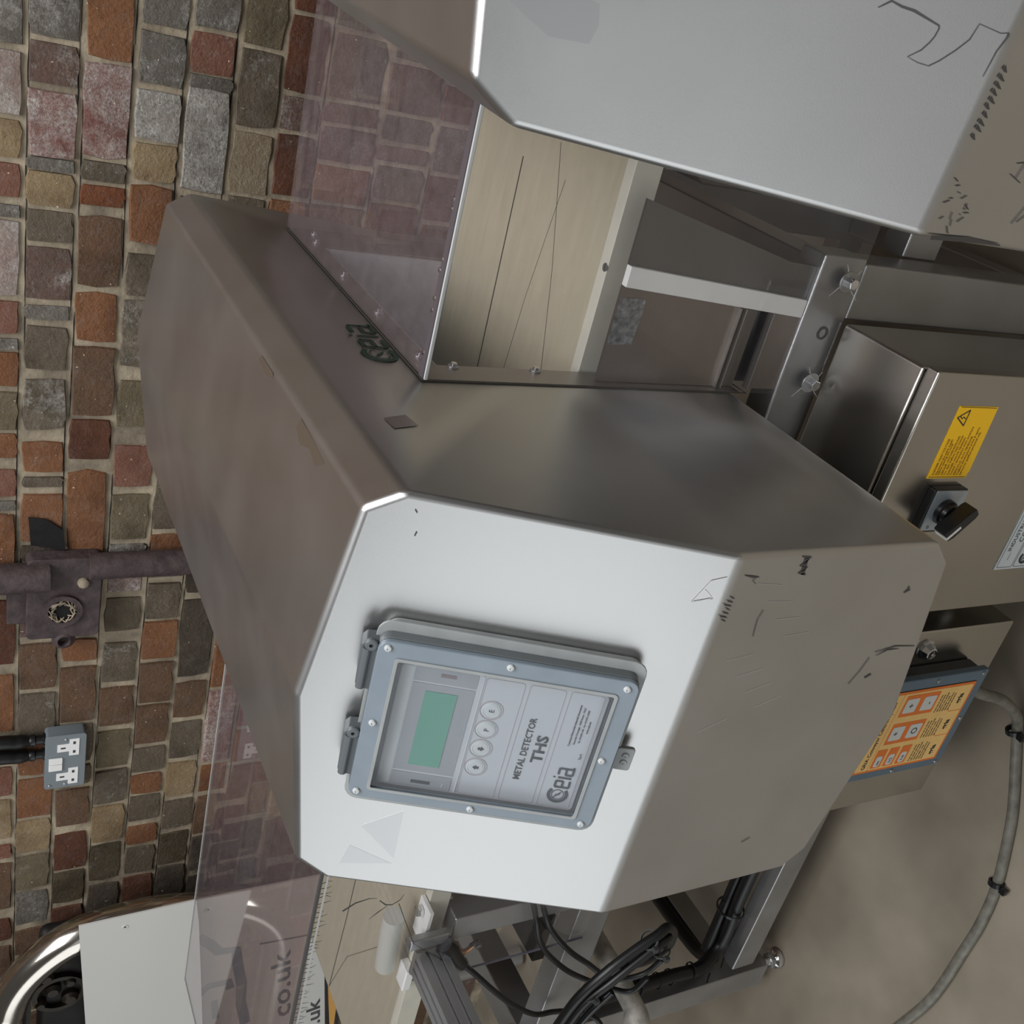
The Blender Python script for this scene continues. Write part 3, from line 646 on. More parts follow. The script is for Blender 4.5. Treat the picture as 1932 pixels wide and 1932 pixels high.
for k in range(10):
    x = -.16 + q.uniform(-.03, .05); z = .91 - q.uniform(0, .05)
    ribbon(m_, LOW, [(x, z), (x + q.uniform(-.02, .02), z + q.uniform(-.015, .015))], .0005, .0005)
ribbon(m_, LOW, [(-.2185, .952), (-.216, .915), (-.2165, .88)], [.003, .004, .001], .0005)
obj('scuff', m_, SCR, head2)['kind'] = 'stuff'
m_ = nb(); prism(m_, SL, [(-.163, .277), (-.161, .252), (-.150, .249), (-.138, .252), (-.135, .30), (-.15, .305)], .0000, .00008)
obj('glue_residue', m_, RESID, head2)
th2 = -.0549
head2.rotation_euler = (0, 0, th2)
P0 = Vector((0, .45, .649 - .96)); head2.location = Matrix.Rotation(th2, 3, 'Z') @ P0 + Vector((.7249, -.0598, .964))

# ================================================================ CONTROL PANEL on the sloping front
t = thing('detector_keypad_unit', SL.p(.005, .05, 0), 'grey boxed control panel with green display on the left detector head', 'control panel')
obj('back_flange', prism(nb(), SL, rr(-.094, .102, .050, .279, .012), .0005, .010), PANELGREY, t, bevel=.002)
lid = ring(nb(), SL, rr(-.080, .0945, .0545, .2826, .010), rr(-.068, .0775, .0725, .2655, .003), .0225, .028)
lid = obj('lid', lid, LIDBLUE, t, bevel=.0015, label='smoky blue grey hinged lid frame')
obj('lid_side', ring(nb(), SL, rr(-.0805, .095, .054, .2831, .0105), rr(-.0745, .089, .060, .2771, .006), .012, .0224), mat('smoky_lid_side', (104, 110, 112), .35), lid, bevel=.001)
obj('seal', ring(nb(), SL, rr(-.0975, .1045, .0475, .2855, .013), rr(-.076, .091, .060, .277, .006), .0098, .0122), PANELGREY, t, bevel=.0008)
obj('box_body', prism(nb(), SL, rr(-.0735, .0885, .0605, .2765, .005), .010, .0145), mat('grey_box_body', (98, 106, 110), .4), t)
kp = obj('keypad_plate', prism(nb(), SL, rr(-.0705, .0670, .0737, .2590, .004), .0145, .016), KEYP, t)
K = Fr(SL.p(0, 0, .016), SL.x, SL.y)
obj('pale_strip', prism(nb(), K, rr(-.0695, .066, .2475, .2582, .003), 0, .0004), KEYL, t)
obj('display_surround', prism(nb(), K, rr(-.0505, .0490, .1915, .2465, .0008), 0, .0006), KEYD, t)
obj('side_strip', prism(nb(), K, rr(-.0690, -.0530, .1915, .2465, .0008), 0, .0006), KEYD, t)
obj('side_strip', prism(nb(), K, rr(.0510, .0665, .1915, .2465, .0008), 0, .0006), KEYD, t)
obj('display', prism(nb(), K, rr(-.0425, .0415, .2060, .2342, .0005), .0006, .0012), LCD, t, label='green liquid crystal display')
obj('indicator', prism(nb(), K, rr(-.0640, -.0605, .2105, .2280, .0003), .0006, .001), INK, t)
obj('indicator', prism(nb(), K, rr(.0585, .0620, .2105, .2240, .0003), .0006, .001), mat('dim_indicator', (110, 92, 96), .4), t)
text('lettering', '~', K, -.0652, .1965, .009, KEYL, t, h=.0008)
obj('clear_overlay', prism(nb(), K, [(-.0688, .1860), (.0662, .1860), (.0662, .1875), (-.0688, .1875)], .0003, .0007), KEYL, t)
for i, (bx, ch) in enumerate(((.0310, 'E'), (.0093, 'P'), (-.0128, 'dn'), (-.0350, 'up'))):
    b_ = obj('button', lathe(nb(), K.p(bx, .1732, 0), K.n, [(.0088, 0), (.0088, .0004), (.0076, .0009), (.0070, .0005), (.0066, .0009), (.001, .0011)], 28), KEYL, t, smooth=True)
    obj('button_ring', ring(nb(), K, circ(bx, .1732, .0105, 32), circ(bx, .1732, .0099, 32), 0, .0005), LINEP, b_)
    if ch in 'EP': text('lettering', ch, K, bx, .1708, .0066, INK, b_, h=.0011, align='CENTER', bold=.012)
    else:
        s = 1 if ch == 'up' else -1
        ar = prism(nb(), K, [(bx - .0028, .1732), (bx + .0028, .1732), (bx, .1732 + s * .0030)][::s], .0011, .0014)
        prism(ar, K, [(bx - .0014, .1732 - .0028 * (s > 0)), (bx + .0014, .1732 - .0028 * (s > 0)), (bx + .0014, .1732 + .0028 * (s < 0)), (bx - .0014, .1732 + .0028 * (s < 0))], .0011, .0014)
        obj('arrow', ar, INK, b_)
ln = nb()
for b0, b1 in ((.1495, .1845), (.1125, .1455), (.0775, .1085)):
    ring(ln, K, rr(-.0690, .0655, b0, b1, .003), rr(-.0685, .0650, b0 + .0005, b1 - .0005, .003), 0, .0003)
ring(ln, K, rr(-.0702, .0667, .0742, .2585, .004), rr(-.0698, .0663, .0746, .2581, .004), 0, .0003)
obj('printed_line', ln, LINEP, t)
text('lettering', 'METAL DETECTOR', K, -.0425, .1312, .0088, INK, t, xs=.98, bold=.012)
text('lettering', 'THS', K, -.0195, .1160, .0145, INK, t, xs=1.22, bold=.025)
logo(t, K, -.0530, .0815, .0200, INK, xs=1.0, lx=1.0)
text('lettering', 'S.p.A.', K, -.0085, .0815, .0032, INK, t)
for i, (s_, sz) in enumerate((('Costruzioni Elettroniche Industriali Automatismi', .0028), ('Zona Ind.le Viciomaggio - 52040 Arezzo - ITALY', .0025), ('Tel. +39 0575 4181 - Fax +39 0575 418298', .0025), ('www.ceia.net', .0030))):
    text('lettering', s_, K, .0290, .0955 - .0042 * i, sz, INK, t, align='CENTER', xs=.86, bold=.006)
obj('lid_window', prism(nb(), SL, rr(-.0678, .0773, .0727, .2653, .003), .0262, .0275), CLEARL, lid)
obj('window_rim', ring(nb(), SL, rr(-.0695, .079, .071, .267, .004), rr(-.0662, .0757, .0743, .2637, .002), .028, .0292), PANELGREY, lid, bevel=.0004)
for a, b in ((.0878, .2743), (.0886, .1696), (.0863, .0659), (.0072, .2739), (.0044, .0663), (-.0727, .2751), (-.0750, .1697), (-.0735, .0647)):
    screw(lid, SL, a, b, .0034, .0281, m=mat('screw_cap', (196, 200, 200), .4), name='screw_cap')
for (a0, a1) in ((.036, .088), (-.062, -.008)):
    hg = obj('hinge', prism(nb(), SL, [(a0, .281), (a1, .281), (a1 - .001, .293), (a1 - .006, .297), (a0 + .004, .2955), (a0, .291)], .004, .021), mat('hinge_grey_plastic', (92, 98, 100), .4), t, bevel=.0015)
    obj('hinge_pin', lathe(nb(), SL.p(a1 - .0035, .288, .021), SL.x * 0 + SL.n, [(.0058, 0), (.0058, .003), (.0045, .004), (.002, .004), (.0018, .0015)], 18), mat('hinge_grey_plastic', (92, 98, 100), .4), hg, smooth=True)
    obj('hinge_pin', tube(nb(), [SL.p(a0 + .002, .291, .021), SL.p(a1 - .008, .291, .021)], .004, 10, smooth=False), mat('hinge_grey_plastic', (92, 98, 100), .4), hg, smooth=True)
lt = obj('latch_tab', prism(nb(), SL, rr(-.0155, .0105, .0330, .0500, .003), .009, .0135), PANELGREY, t, bevel=.001)
for a in (-.006, .002): obj('latch_dimple', lathe(nb(), SL.p(a, .041, .0135), SL.n, [(.0036, 0), (.003, .0012), (.0015, .0009), (.001, .0003)], 14), PANELGREY, lt, smooth=True)

# ================================================================ CONVEYOR (belt, bed, frame)
t = thing('belt_conveyor', (-.2, .58, 0.0), 'cream belt conveyor running through the detector heads on a steel frame', 'conveyor')
BX0, BX1 = -1.2215, .49
bb = nb()
# endless belt: rounded ends
prof = []
for k in range(9): a = PI / 2 + k * PI / 8; prof.append((BX0 + .03 + .0205 * math.cos(a), .8785 + .0205 * math.sin(a)))
for k in range(9): a = -PI / 2 + k * PI / 8; prof.append((BX1 - .03 + .0205 * math.cos(a), .8785 + .0205 * math.sin(a)))
inner = [(x + (.003 if x < 0 else -.003) * 1, .8785 + (z - .8785) * .88) for x, z in prof]
ring(bb, Fr((0, .7625, 0), (1, 0, 0), (0, 0, 1)), prof, inner, 0, .3595)
belt = obj('belt', bb, BELT, t, smooth=True)
sm = nb(); FB = XY(.899)
ribbon(sm, FB, [(-1.19, .6425), (-.98, .6354), (.12, .6237), (.4, .6305)], .0022, .0001, .0003)
ribbon(sm, FB, [(-1.19, .643), (-1.05, .60), (-.90, .50), (-.86, .47)], .0009, .0001, .0003)
ribbon(sm, FB, [(.436, .55), (.30, .50), (.05, .43)], .0006, .0001, .0003)
ribbon(sm, FB, [(.40, .52), (.25, .545), (.10, .56)], .0004, .0001, .0003)
obj('belt_seam', sm, SEAM, belt)
sr = obj('side_strip', box(nb(), -.838, BX1 - .02, .3845, .4015, .868, .9035), CREAM, t, bevel=.001, label='cream plastic side strip with slotted screws')
obj('side_strip', box(nb(), BX0 + .05, -.842, .3835, .4015, .868, .9035), CREAM, t, bevel=.001)
obj('side_strip', box(nb(), BX0 + .05, BX1 - .02, .7635, .7665, .868, .9035), CREAM, t)
for sx in (.3406, -.30): 
    s_ = obj('screw', prism(nb(), XY(.9035), circ(sx, .3885, .0048, 20), 0, .0006), FRAME, sr)
    obj('screw_slot', prism(nb(), XY(.9041), [(sx - .0045, .3875), (sx + .0045, .3881), (sx + .0045, .3893), (sx - .0045, .3887)], 0, .0003), INK, sr)
obj('belt_bed', box(nb(), -1.185, BX1 - .05, .405, .758, .8645, .8925), DARKSTEEL, t)
COV = mat('brown_grey_cover_steel', (150, 140, 134), .38, .9, .12, 10); LIP = mat('pale_steel_lip', (190, 188, 184), .3, .9)
obj('side_plate', prism(nb(), XZ(.356), [(.2225, .7330), (.3225, .7330), (.3335, .9000), (.2225, .9000)], 0, .004), COV, t, label='brown grey steel cover under the belt')
obj('cover_lip', box(nb(), .2225, .321, .347, .356, .7235, .7250), LIP, t)
obj('cover_lip', box(nb(), .2225, .321, .347, .356, .7315, .7330), LIP, t)
obj('slot_back', box(nb(), .2225, .335, .372, .376, .637, .7300), BLACKP, t)
obj('slot_tube', box(nb(), .2225, .319, .354, .366, .7010, .7200), DARKSTEEL, t)
obj('side_plate', box(nb(), .2225, .319, .350, .356, .6375, .6830), COV, t)
obj('cover_lip', box(nb(), .2225, .319, .346, .352, .6815, .6835), LIP, t)
obj('side_plate', box(nb(), -.66, -.2225, .405, .409, .70, .863), DARKSTEEL, t)
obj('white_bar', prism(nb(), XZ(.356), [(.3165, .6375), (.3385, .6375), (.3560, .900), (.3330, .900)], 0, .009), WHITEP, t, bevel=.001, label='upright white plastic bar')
obj('shaded_bar_part', prism(nb(), XZ(.356), [(.3385, .6375), (.3780, .6375), (.3800, .68), (.426, .900), (.3560, .900)], 0, .004), mat('painted_shade_grey', (128, 128, 128), .35, .9), t)  # grey paints the shadow on the right part of the white bar
obj('foil_tape', prism(nb(), XZ(.352), [(.320, .8995), (.3205, .866), (.300, .8645), (.268, .868), (.266, .8995)], .0002, .0006), mat('wrinkled_foil', (150, 154, 158), .35, .8, .5, 160, .8, 220), t)
obj('cross_member', prism(nb(), Fr((0, .9, 0), (1, 0, 0), (0, 0, 1)), [(.44, .60), (.505, .60), (.505, .80), (.49, .82), (.455, .82), (.44, .80)], 0, .50), mat('dark_beam_steel', (96, 92, 88), .5, .85), t, bevel=.003)
# frame
def beam(name, *a, **k): return obj(name, box(nb(), *a), FRAME, t, bevel=.003, **k)
rail = beam('front_rail', -1.147, .3955, .345, .388, .568, .637)
beam('rear_rail', -1.147, .3955, .80, .842, .568, .637)
beam('cross_rail', -1.145, -1.085, .388, .80, .575, .632)
beam('cross_rail', -.30, -.25, .388, .80, .575, .632)
beam('cross_rail', .322, .385, .388, .80, .575, .632)
legs = [(-1.147, -1.084, .36, .41, .040), (.3195, .39, .345, .40, .035), (-1.147, -1.084, .79, .842, .035), (.3195, .39, .79, .842, .035)]
for x0, x1, y0, y1, z0 in legs: beam('leg', x0, x1, y0, y1, z0, .568)
obj('leg', box(nb(), -1.147, -1.084, .36, .405, .637, .860), FRAME, t, bevel=.003)
beam('upright', -.728, -.680, .36, .40, .637, .8645)
beam('head_mount', -.03, .03, .350, .385, .637, .6505)
beam('head_mount', -.03, .03, .803, .840, .637, .6505)
beam('upright', -.728, -.680, .72, .76, .637, .8645)
beam('lower_rail', -1.06, .32, .36, .395, .0945, .152)
beam('lower_rail', -1.06, .32, .80, .835, .0945, .152)
beam('lower_cross_rail', -1.135, -1.095, .41, .79, .10, .15)
beam('lower_cross_rail', .335, .375, .40, .79, .10, .15)
beam('side_rail', .39, 1.25, .402, .445, .385, .448)
for x, y in ((-1.088, .372), (.355, .372), (-1.1155, .816), (.355, .816)):
    ft = lathe(nb(), (x, y, 0), (0, 0, 1), [(.010, 0), (.018, .003), (.021, .010), (.019, .017), (.011, .022), (.0095, .024), (.0095, .045)], 20)
    f_ = obj('foot', ft, CHROME, t, smooth=True)
    obj('lock_nut', prism(nb(), XY(0), hexpts(x, y, .0165, .4), .023, .033), FRAME, f_, bevel=.001)
FR_ = XZ(.345)
for a, b in ((.3689, .5978), (.2393, .5956)):
    pass
# black loom tied along the left leg and the lower rail
lm = tube(nb(), [(-1.062, .385, .56), (-1.055, .383, .40), (-1.048, .380, .30), (-1.055, .383, .22), (-1.030, .40, .17), (-.98, .40, .165), (-.88, .405, .168), (-.70, .405, .168), (-.45, .40, .168)], .013, 12)
obj('wiring_loom', lm, BLACK, t, smooth=True, label='ribbed black conduit tied to the leg')
lm2 = tube(nb(), [(-1.045, .41, .19), (-.95, .425, .172), (-.8, .428, .172), (-.5, .425, .172)], .011, 10)
obj('wiring_loom', lm2, BLACK, t, smooth=True)
obj('wiring_loom', tube(nb(), [(-1.06, .40, .17), (-1.10, .45, .165), (-1.11, .60, .165), (-1.11, .78, .165)], .014, 12), BLACK, t, smooth=True)
for z in (.375, .33, .30, .245): obj('cable_tie', ring(nb(), Fr((-1.052, .382, z), (1, 0, 0), (0, 1, 0)), circ(0, 0, .016, 20), circ(0, 0, .014, 20), -.002, .002), BLACKP, t)
obj('cable_tie', ring(nb(), Fr((-.93, .413, .17), (0, 1, 0), (0, 0, 1)), circ(0, 0, .029, 20), circ(0, 0, .027, 20), -.003, .003), BLACKP, t)
for a, b, c_ in ((-1.026, .372, .178), (-1.068, .374, .196)):
    obj('tie_tail', tube(nb(), [(a, b, c_), (a - .012, b - .012, c_ + .012)], .0018, 6, smooth=False), BLACKP, t)

# roller wrap and guide block at the left end of the belt
o = obj('wrapped_roller', tube(nb(), [(-.69, .400, .950), (-.74, .405, .945), (-.825, .412, .935)], .017, 16), mat('cloudy_white_wrap', (196, 196, 188), .6), None, smooth=True)
tag(o, 'soft white wrapped roll lying on the belt edge left of the detector', 'roll')
o = obj('guide_block', box(nb(), -.845, -.80, .372, .40, .9036, .918), WHITEP, None, bevel=.002)
tag(o, 'small white plastic block on the cream side strip', 'block')

# ================================================================ sensor arm: grooved aluminium profile
t = thing('grooved_aluminium_profile', (-.75, .30, .875), 'grooved aluminium profile arm held at the belt edge, end cap facing the detector', 'bracket')
def slot_profile():
    x0, x1, z0, z1 = -.7755, -.7275, .875, .923; g, d = .005, .006
    pts = []
    xs_ = [x0, x0 + .010, x0 + .010, x0 + .016, x0 + .016, x0 + .030, x0 + .030, x0 + .036, x0 + .036, x1]
    top = [(x0, z1), (x0 + .012, z1), (x0 + .012, z1 - d), (x0 + .018, z1 - d), (x0 + .018, z1), (x0 + .030, z1), (x0 + .030, z1 - d), (x0 + .036, z1 - d), (x0 + .036, z1), (x1, z1)]
    right = [(x1, z1 - .013), (x1 - d, z1 - .013), (x1 - d, z1 - .019), (x1, z1 - .019), (x1, z1 - .030), (x1 - d, z1 - .030), (x1 - d, z1 - .036), (x1, z1 - .036), (x1, z0)]
    pts = top + right + [(x0, z0)]
    return pts
obj('profile', prism(nb(), XZ(.352), slot_profile()[::-1], 0, .32), ALU, t)
obj('end_cap', box(nb(), -.777, -.726, .352, .359, .873, .925), mat('grey_end_cap', (112, 108, 102), .5), t, bevel=.001)
obj('mounting_bracket', box(nb(), -.710, -.688, .345, .359, .878, .943), FRAME, t, bevel=.003)
obj('bracket_foot', box(nb(), -.728, -.655, .362, .40, .905, .912), WHITEP, t, bevel=.001)
bolt(t, XY(.912), -.672, .385, .009, .010)
obj('connector', tube(nb(), [(-.705, .343, .886), (-.720, .342, .872), (-.745, .341, .857), (-.765, .340, .842)], lambda q: .014 - .005 * q, 12), BLACKP, t, smooth=True, label='black moulded sensor plug')
obj('contact', tube(nb(), [(-.748, .352, .848), (-.752, .352, .835), (-.742, .352, .823)], .004, 8), COPPER, t, smooth=True)
obj('cable_hook', tube(nb(), [(-.742, .352, .829), (-.736, .352, .818), (-.744, .352, .810), (-.752, .352, .816)], .0035, 8), BLACKP, t, smooth=True)
o = obj('sensor_cable', tube(nb(), [(-.762, .341, .845), (-.795, .335, .814), (-.841, .33, .774), (-.897, .33, .724), (-.947, .33, .666), (-.957, .33, .625), (-.955, .32, .597), (-.95, .29, .56), (-1.02, .27, .52)], .0047, 12), BLACK, None, smooth=True)
tag(o, 'black cable hanging in a bow from the black sensor plug', 'cable')
o = obj('hanging_cable', tube(nb(), [(-.66, .36, .735), (-.70, .335, .728), (-.738, .33, .715), (-.782, .33, .688), (-.826, .32, .644), (-.852, .31, .604), (-.866, .29, .56), (-.86, .27, .53), (-.82, .262, .515)], .0047, 12), BLACK, None, smooth=True)
tag(o, 'outer of two black cables curving down from under the detector', 'cable')
o = obj('hanging_cable', tube(nb(), [(-.66, .36, .72), (-.70, .335, .709), (-.736, .33, .687), (-.778, .32, .65), (-.81, .31, .611), (-.84, .29, .565), (-.82, .27, .52), (-.78, .262, .50)], .0047, 12), BLACK, None, smooth=True)
tag(o, 'inner of two black cables curving down from under the detector', 'cable')
t = thing('cable_bundle', (-.78, .26, .5), 'thick black cable bundle folded in a loop and tied over the grey tube', 'cable')
obj('cable', tube(nb(), [(-1.02, .27, .70), (-.93, .27, .675), (-.891, .27, .666), (-.824, .265, .652), (-.767, .26, .619), (-.729, .26, .575), (-.704, .26, .537), (-.699, .265, .517), (-.724, .27, .492), (-.753, .27, .489), (-.771, .27, .505), (-.778, .268, .535), (-.765, .265, .585)], .0085, 12), BLACK, t, smooth=True)
obj('cable', tube(nb(), [(-1.02, .262, .685), (-.93, .262, .664), (-.89, .262, .655), (-.831, .258, .640), (-.785, .252, .608), (-.745, .252, .565), (-.718, .254, .528), (-.722, .26, .508), (-.745, .262, .505), (-.762, .262, .522), (-.768, .262, .56), (-.75, .262, .60)], .0075, 12), BLACK, t, smooth=True)
obj('cable', tube(nb(), [(-1.02, .255, .672), (-.92, .255, .648), (-.85, .25, .632), (-.80, .246, .605)], .0065, 12), mat('glossy_black_sheath', (24, 25, 27), .15), t, smooth=True)
for (x, z, a) in ((-.716, .548, .9), (-.752, .512, .2), (-.812, .632, .9)):
    obj('cable_tie', ring(nb(), Fr((x, .263, z), (0, 1, 0), (math.sin(a), 0, -math.cos(a))), circ(0, 0, .017, 18), circ(0, 0, .0145, 18), -.002, .002), mat('grey_tie', (58, 60, 60), .5), t)
    obj('tie_head', box(nb(), x - .005, x + .004, .240, .248, z - .004, z + .004), mat('grey_tie', (58, 60, 60), .5), t)

# grey painted tube with elbow
t = thing('painted_tube', (-.92, .36, .45), 'chipped grey painted round tube sticking out below the sensor arm', 'pipe')
obj('tube', tube(nb(), [(-.912, .455, .5), (-.914, .36, .5), (-.92, .285, .50), (-.93, .262, .50), (-.965, .245, .50), (-1.08, .235, .50)], lambda q: .0190 + .004 * max(0, min(1, (q - .45) * 6)), 24, sub=5), PAINT, t, smooth=True)
obj('collar', ring(nb(), Fr((-.912, .455, .5), (1, 0, 0), (0, 0, 1)), circ(0, 0, .026, 24), circ(0, 0, .0198, 24), 0, .012), FRAME, t, smooth=True)
obj('clamp_plate', box(nb(), -.975, -.85, .46, .466, .44, .566), FRAME, t, bevel=.002)
# dark cross bars low at the left
o = obj('dark_crossbar', box(nb(), -1.05, -.955, .49, .80, .52, .56), mat('dark_bar', (62, 58, 54), .5, .6), None, bevel=.002)
tag(o, 'dark steel crossbar behind the hanging cables at the left', 'bar')

# ================================================================ CLEAR TUNNEL GUARDS
def guard(label, x0, x1, bottom, left):
    t = thing('tunnel_guard', ((x0 + x1) / 2, .336, bottom), label, 'guard')
    obj('top_sheet', prism(nb(), XY(1.115), [(x0, .3395), (x1, .3395), (x1 + (0 if left else .022), .8655 if left else .845), (x0, .8655 if left else .845)], -.003, 0), CLEARH, t)
    return t
g = guard('clear plastic tunnel guard over the belt between the two detector heads', .2222, .4995, .575, False)
obj('front_sheet', prism(nb(), XZ(.3385), [(.2222, .580), (.4995, .580), (.4995, 1.114), (.2222, 1.114)], 0, .0025), CLEAR, g)
obj('corner_edge', box(nb(), .2222, .4995, .3365, .3395, 1.1125, 1.1155), EDGE, g)
fl = ring(nb(), YZ(.2206), [(.3400, .700), (.8400, .700), (.8400, 1.114), (.3400, 1.114)], [(.3780, .845), (.7680, .845), (.7680, 1.0872), (.3780, 1.0872)], 0, .0012)
fl = obj('flange', fl, mat('flange_steel', (172, 168, 165), .42, 1.0), g)
obj('flange_edge', ring(nb(), YZ(.2206), [(.3372, .690), (.8430, .690), (.8430, 1.117), (.3372, 1.117)], [(.3388, .692), (.8412, .692), (.8412, 1.1154), (.3388, 1.1154)], 0, .0008), SEAM, g)
FY = YZ(.2218)
for a, b in ((.3746, 1.0668), (.3736, .9668), (.3648, .8635), (.3994, 1.0953), (.5252, 1.096), (.6509, 1.0962), (.7815, 1.0920), (.82, 1.083), (.37, .745), (.50, .712)):
    bolt(g, FY, a, b, .0038, .005, washer=.0062)
for a, b in ((.3995, .352), (.3905, .352), (.3420, .350), (.3310, .351), (.3030, .350), (.2910, .350), (.246, .350)):
    screw(g, XY(1.115), a, b, .0030, 0.0, name='screw_head')
obj('corner_bead', box(nb(), .2222, .4995, .3400, .3500, 1.1155, 1.1165), mat('smoky_bead', (84, 78, 82), .25), g)
FRR = XZ(.336)
for a, b in ((.3689, .5978), (.2393, .5956)):
    bolt(g, XZ(.336), a, b, .0072, .012, washer=.0128, m=CHROME)
rb = nb(); ring(rb, XZ(.3446), circ(.301, .597, .0085, 20), circ(.301, .597, .0055, 20), 0, .0006)
obj('bolt_hole', rb, SEAM, rail)
cr = nb()
for cx, cz in ((.3689, .5978), (.2393, .5956)):
    for k, (a, l) in enumerate(((2.2, .016), (3.9, .020), (.4, .010), (4.6, .008), (5.4, .008))):
        ribbon(cr, FRR, [(cx + .013 * math.cos(a), cz + .013 * math.sin(a)), (cx + (.013 + l) * math.cos(a + .1), cz + (.013 + l) * math.sin(a + .1))], [.0009, .0003], .0002, .0002)
obj('stress_crack', cr, EDGE, g)['kind'] = 'stuff'

gl = guard('cracked clear plastic tunnel guard over the belt left of the control panel', -1.373, -.2222, .617, True)
obj('front_sheet', prism(nb(), XZ(.3385), [(-.2222, .617), (-.2222, 1.114), (-1.373, 1.114), (-1.373, .945), (-.679, .945), (-.7755, .845), (-.7755, .617)][::-1], 0, .0025), CLEAR, gl)
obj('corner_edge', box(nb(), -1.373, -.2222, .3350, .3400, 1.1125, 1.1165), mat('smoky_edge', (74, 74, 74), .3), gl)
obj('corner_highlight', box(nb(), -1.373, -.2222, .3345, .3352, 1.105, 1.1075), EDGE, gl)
obj('inner_edge', prism(nb(), XZ(.3385), [(-.676, .947), (-.679, .944), (-.7765, .844), (-.7742, .842)], .0025, .0030), CRACK, gl)
obj('end_edge', box(nb(), -.7768, -.7745, .3358, .3388, .617, .845), mat('violet_grey_edge', (92, 92, 104), .3), gl)
obj('far_edge', box(nb(), -1.373, -.2222, .8655, .8672, 1.112, 1.1155), EDGE, gl)
obj('end_edge', box(nb(), -1.3745, -1.373, .3395, .8655, 1.112, 1.1155), EDGE, gl)
ck = nb(); q = random.Random(11)
x = -.50
for k in range(34):
    x = -.50 - k * .0095 - q.uniform(0, .004); l = q.uniform(.008, .019)
    ribbon(ck, FRR, [(x, 1.112), (x + q.uniform(-.002, .003), 1.112 - l * .6), (x + q.uniform(-.004, .006), 1.112 - l)], [.0014, .001, .0003], .0002, .0002)
for pts, wd in (([(-.567, 1.0735), (-.556, 1.057), (-.553, 1.037), (-.556, 1.025)], [.003, .0026, .0012, .0004]),
                ([(-.562, 1.020), (-.574, 1.009), (-.577, .999), (-.571, .988), (-.560, .983)], [.0014, .002, .0018, .0014, .0004]),
                ([(-.577, 1.006), (-.586, 1.018), (-.597, 1.030)], [.0005, .002, .0004]),
                ([(-.578, .988), (-.62, .970), (-.679, .944)], .0012)):
    ribbon(ck, FRR, pts, wd, .0002, .0003)
obj('crack', ck, CRACK, gl, label='dark stress cracks along the bend')['kind'] = 'stuff'

# ================================================================ CONTROL CABINET
t = thing('control_cabinet', (.15, .25, .16), 'stainless control cabinet with yellow warning label and black rotary switch', 'cabinet')
body = obj('body', box(nb(), -.012, .3195, .202, .334, .165, .578), STEELB, t, bevel=.004, seg=3)
obj('seal', box(nb(), -.006, .3135, .196, .203, .171, .572), BLACKP, t)
door = obj('door', box(nb(), -.0165, .3240, .178, .1965, .160, .5815), STEELB, t, bevel=.003, seg=3)
FD = XZ(.178)
st = obj('warning_label', prism(nb(), FD, [(.1905, .4535), (.1965, .4535), (.199, .4520), (.285, .4555), (.2845, .5232), (.1900, .5232)], .0002, .0006), YELLOW, door)
wl = nb()
tri = [(.262, .5160), (.2795, .5160), (.271, .5015)]
tri = [(.2600, .5025), (.2800, .5025), (.2700, .5190)]
for i in range(3):
    ribbon(wl, FD, [tri[i], tri[(i + 1) % 3]], .0014, .0007, .0003)
ribbon(wl, FD, [(.2715, .5145), (.2685, .5095), (.2712, .5090), (.2690, .5045)], .0012, .0007, .0003)
ribbon(wl, FD, [(.2835, .5205), (.2835, .458)], .0006, .0007, .0003); ribbon(wl, FD, [(.192, .5205), (.192, .456)], .0006, .0007, .0003)
obj('warning_triangle', wl, INK, door)['kind'] = 'stuff'
lines = [('DANGER: HIGH VOLTAGE', .5140), ('Disconnect the mains supply', .5085), ('before opening the cover', .5045), ('GEFAHR: HOCHSPANNUNG', .4985), ('Vor dem Oeffnen Netz trennen', .4935), ('DANGER: HAUTE TENSION', .4875), ('Couper l alimentation avant ouverture', .4825), ('PERICOLO: ALTA TENSIONE', .4760), ('Togliere alimentazione prima di aprire', .4710), ('Service by qualified personnel only', .4655)]
for s_, z in lines: text('lettering', s_, FD, .1945, z, .0049, AMBER, door, h=.0007, xs=.84, bold=.01)
pp = obj('name_plate', prism(nb(), FD, [(.0470, .3030), (.2300, .3030), (.2300, .205), (.0470, .205)], .0002, .0012), mat('pale_name_plate', (206, 214, 216), .4), door, label='pale name plate with printed lettering')
FP = XZ(.1768)
lp = nb(); ring(lp, FP, rr(.0500, .2270, .2680, .3000, .003), rr(.0505, .2265, .2685, .2995, .003), 0, .0003)
ring(lp, FP, rr(.0500, .2270, .2100, .2655, .003), rr(.0505, .2265, .2105, .2650, .003), 0, .0003)
ribbon(lp, FP, [(.0620, .2850), (.0740, .2850)], .0004, 0, .0003)
obj('printed_line', lp, INK, door)
text('lettering', 'INDUSTRIAL METAL DETECTOR', FP, .0760, .2870, .0100, INK, door, h=.0001)
text('lettering', 'CONTROL UNIT', FP, .0900, .2725, .0125, INK, door, h=.0001)
logo(door, FP, .0645, .2400, .0200, INK)
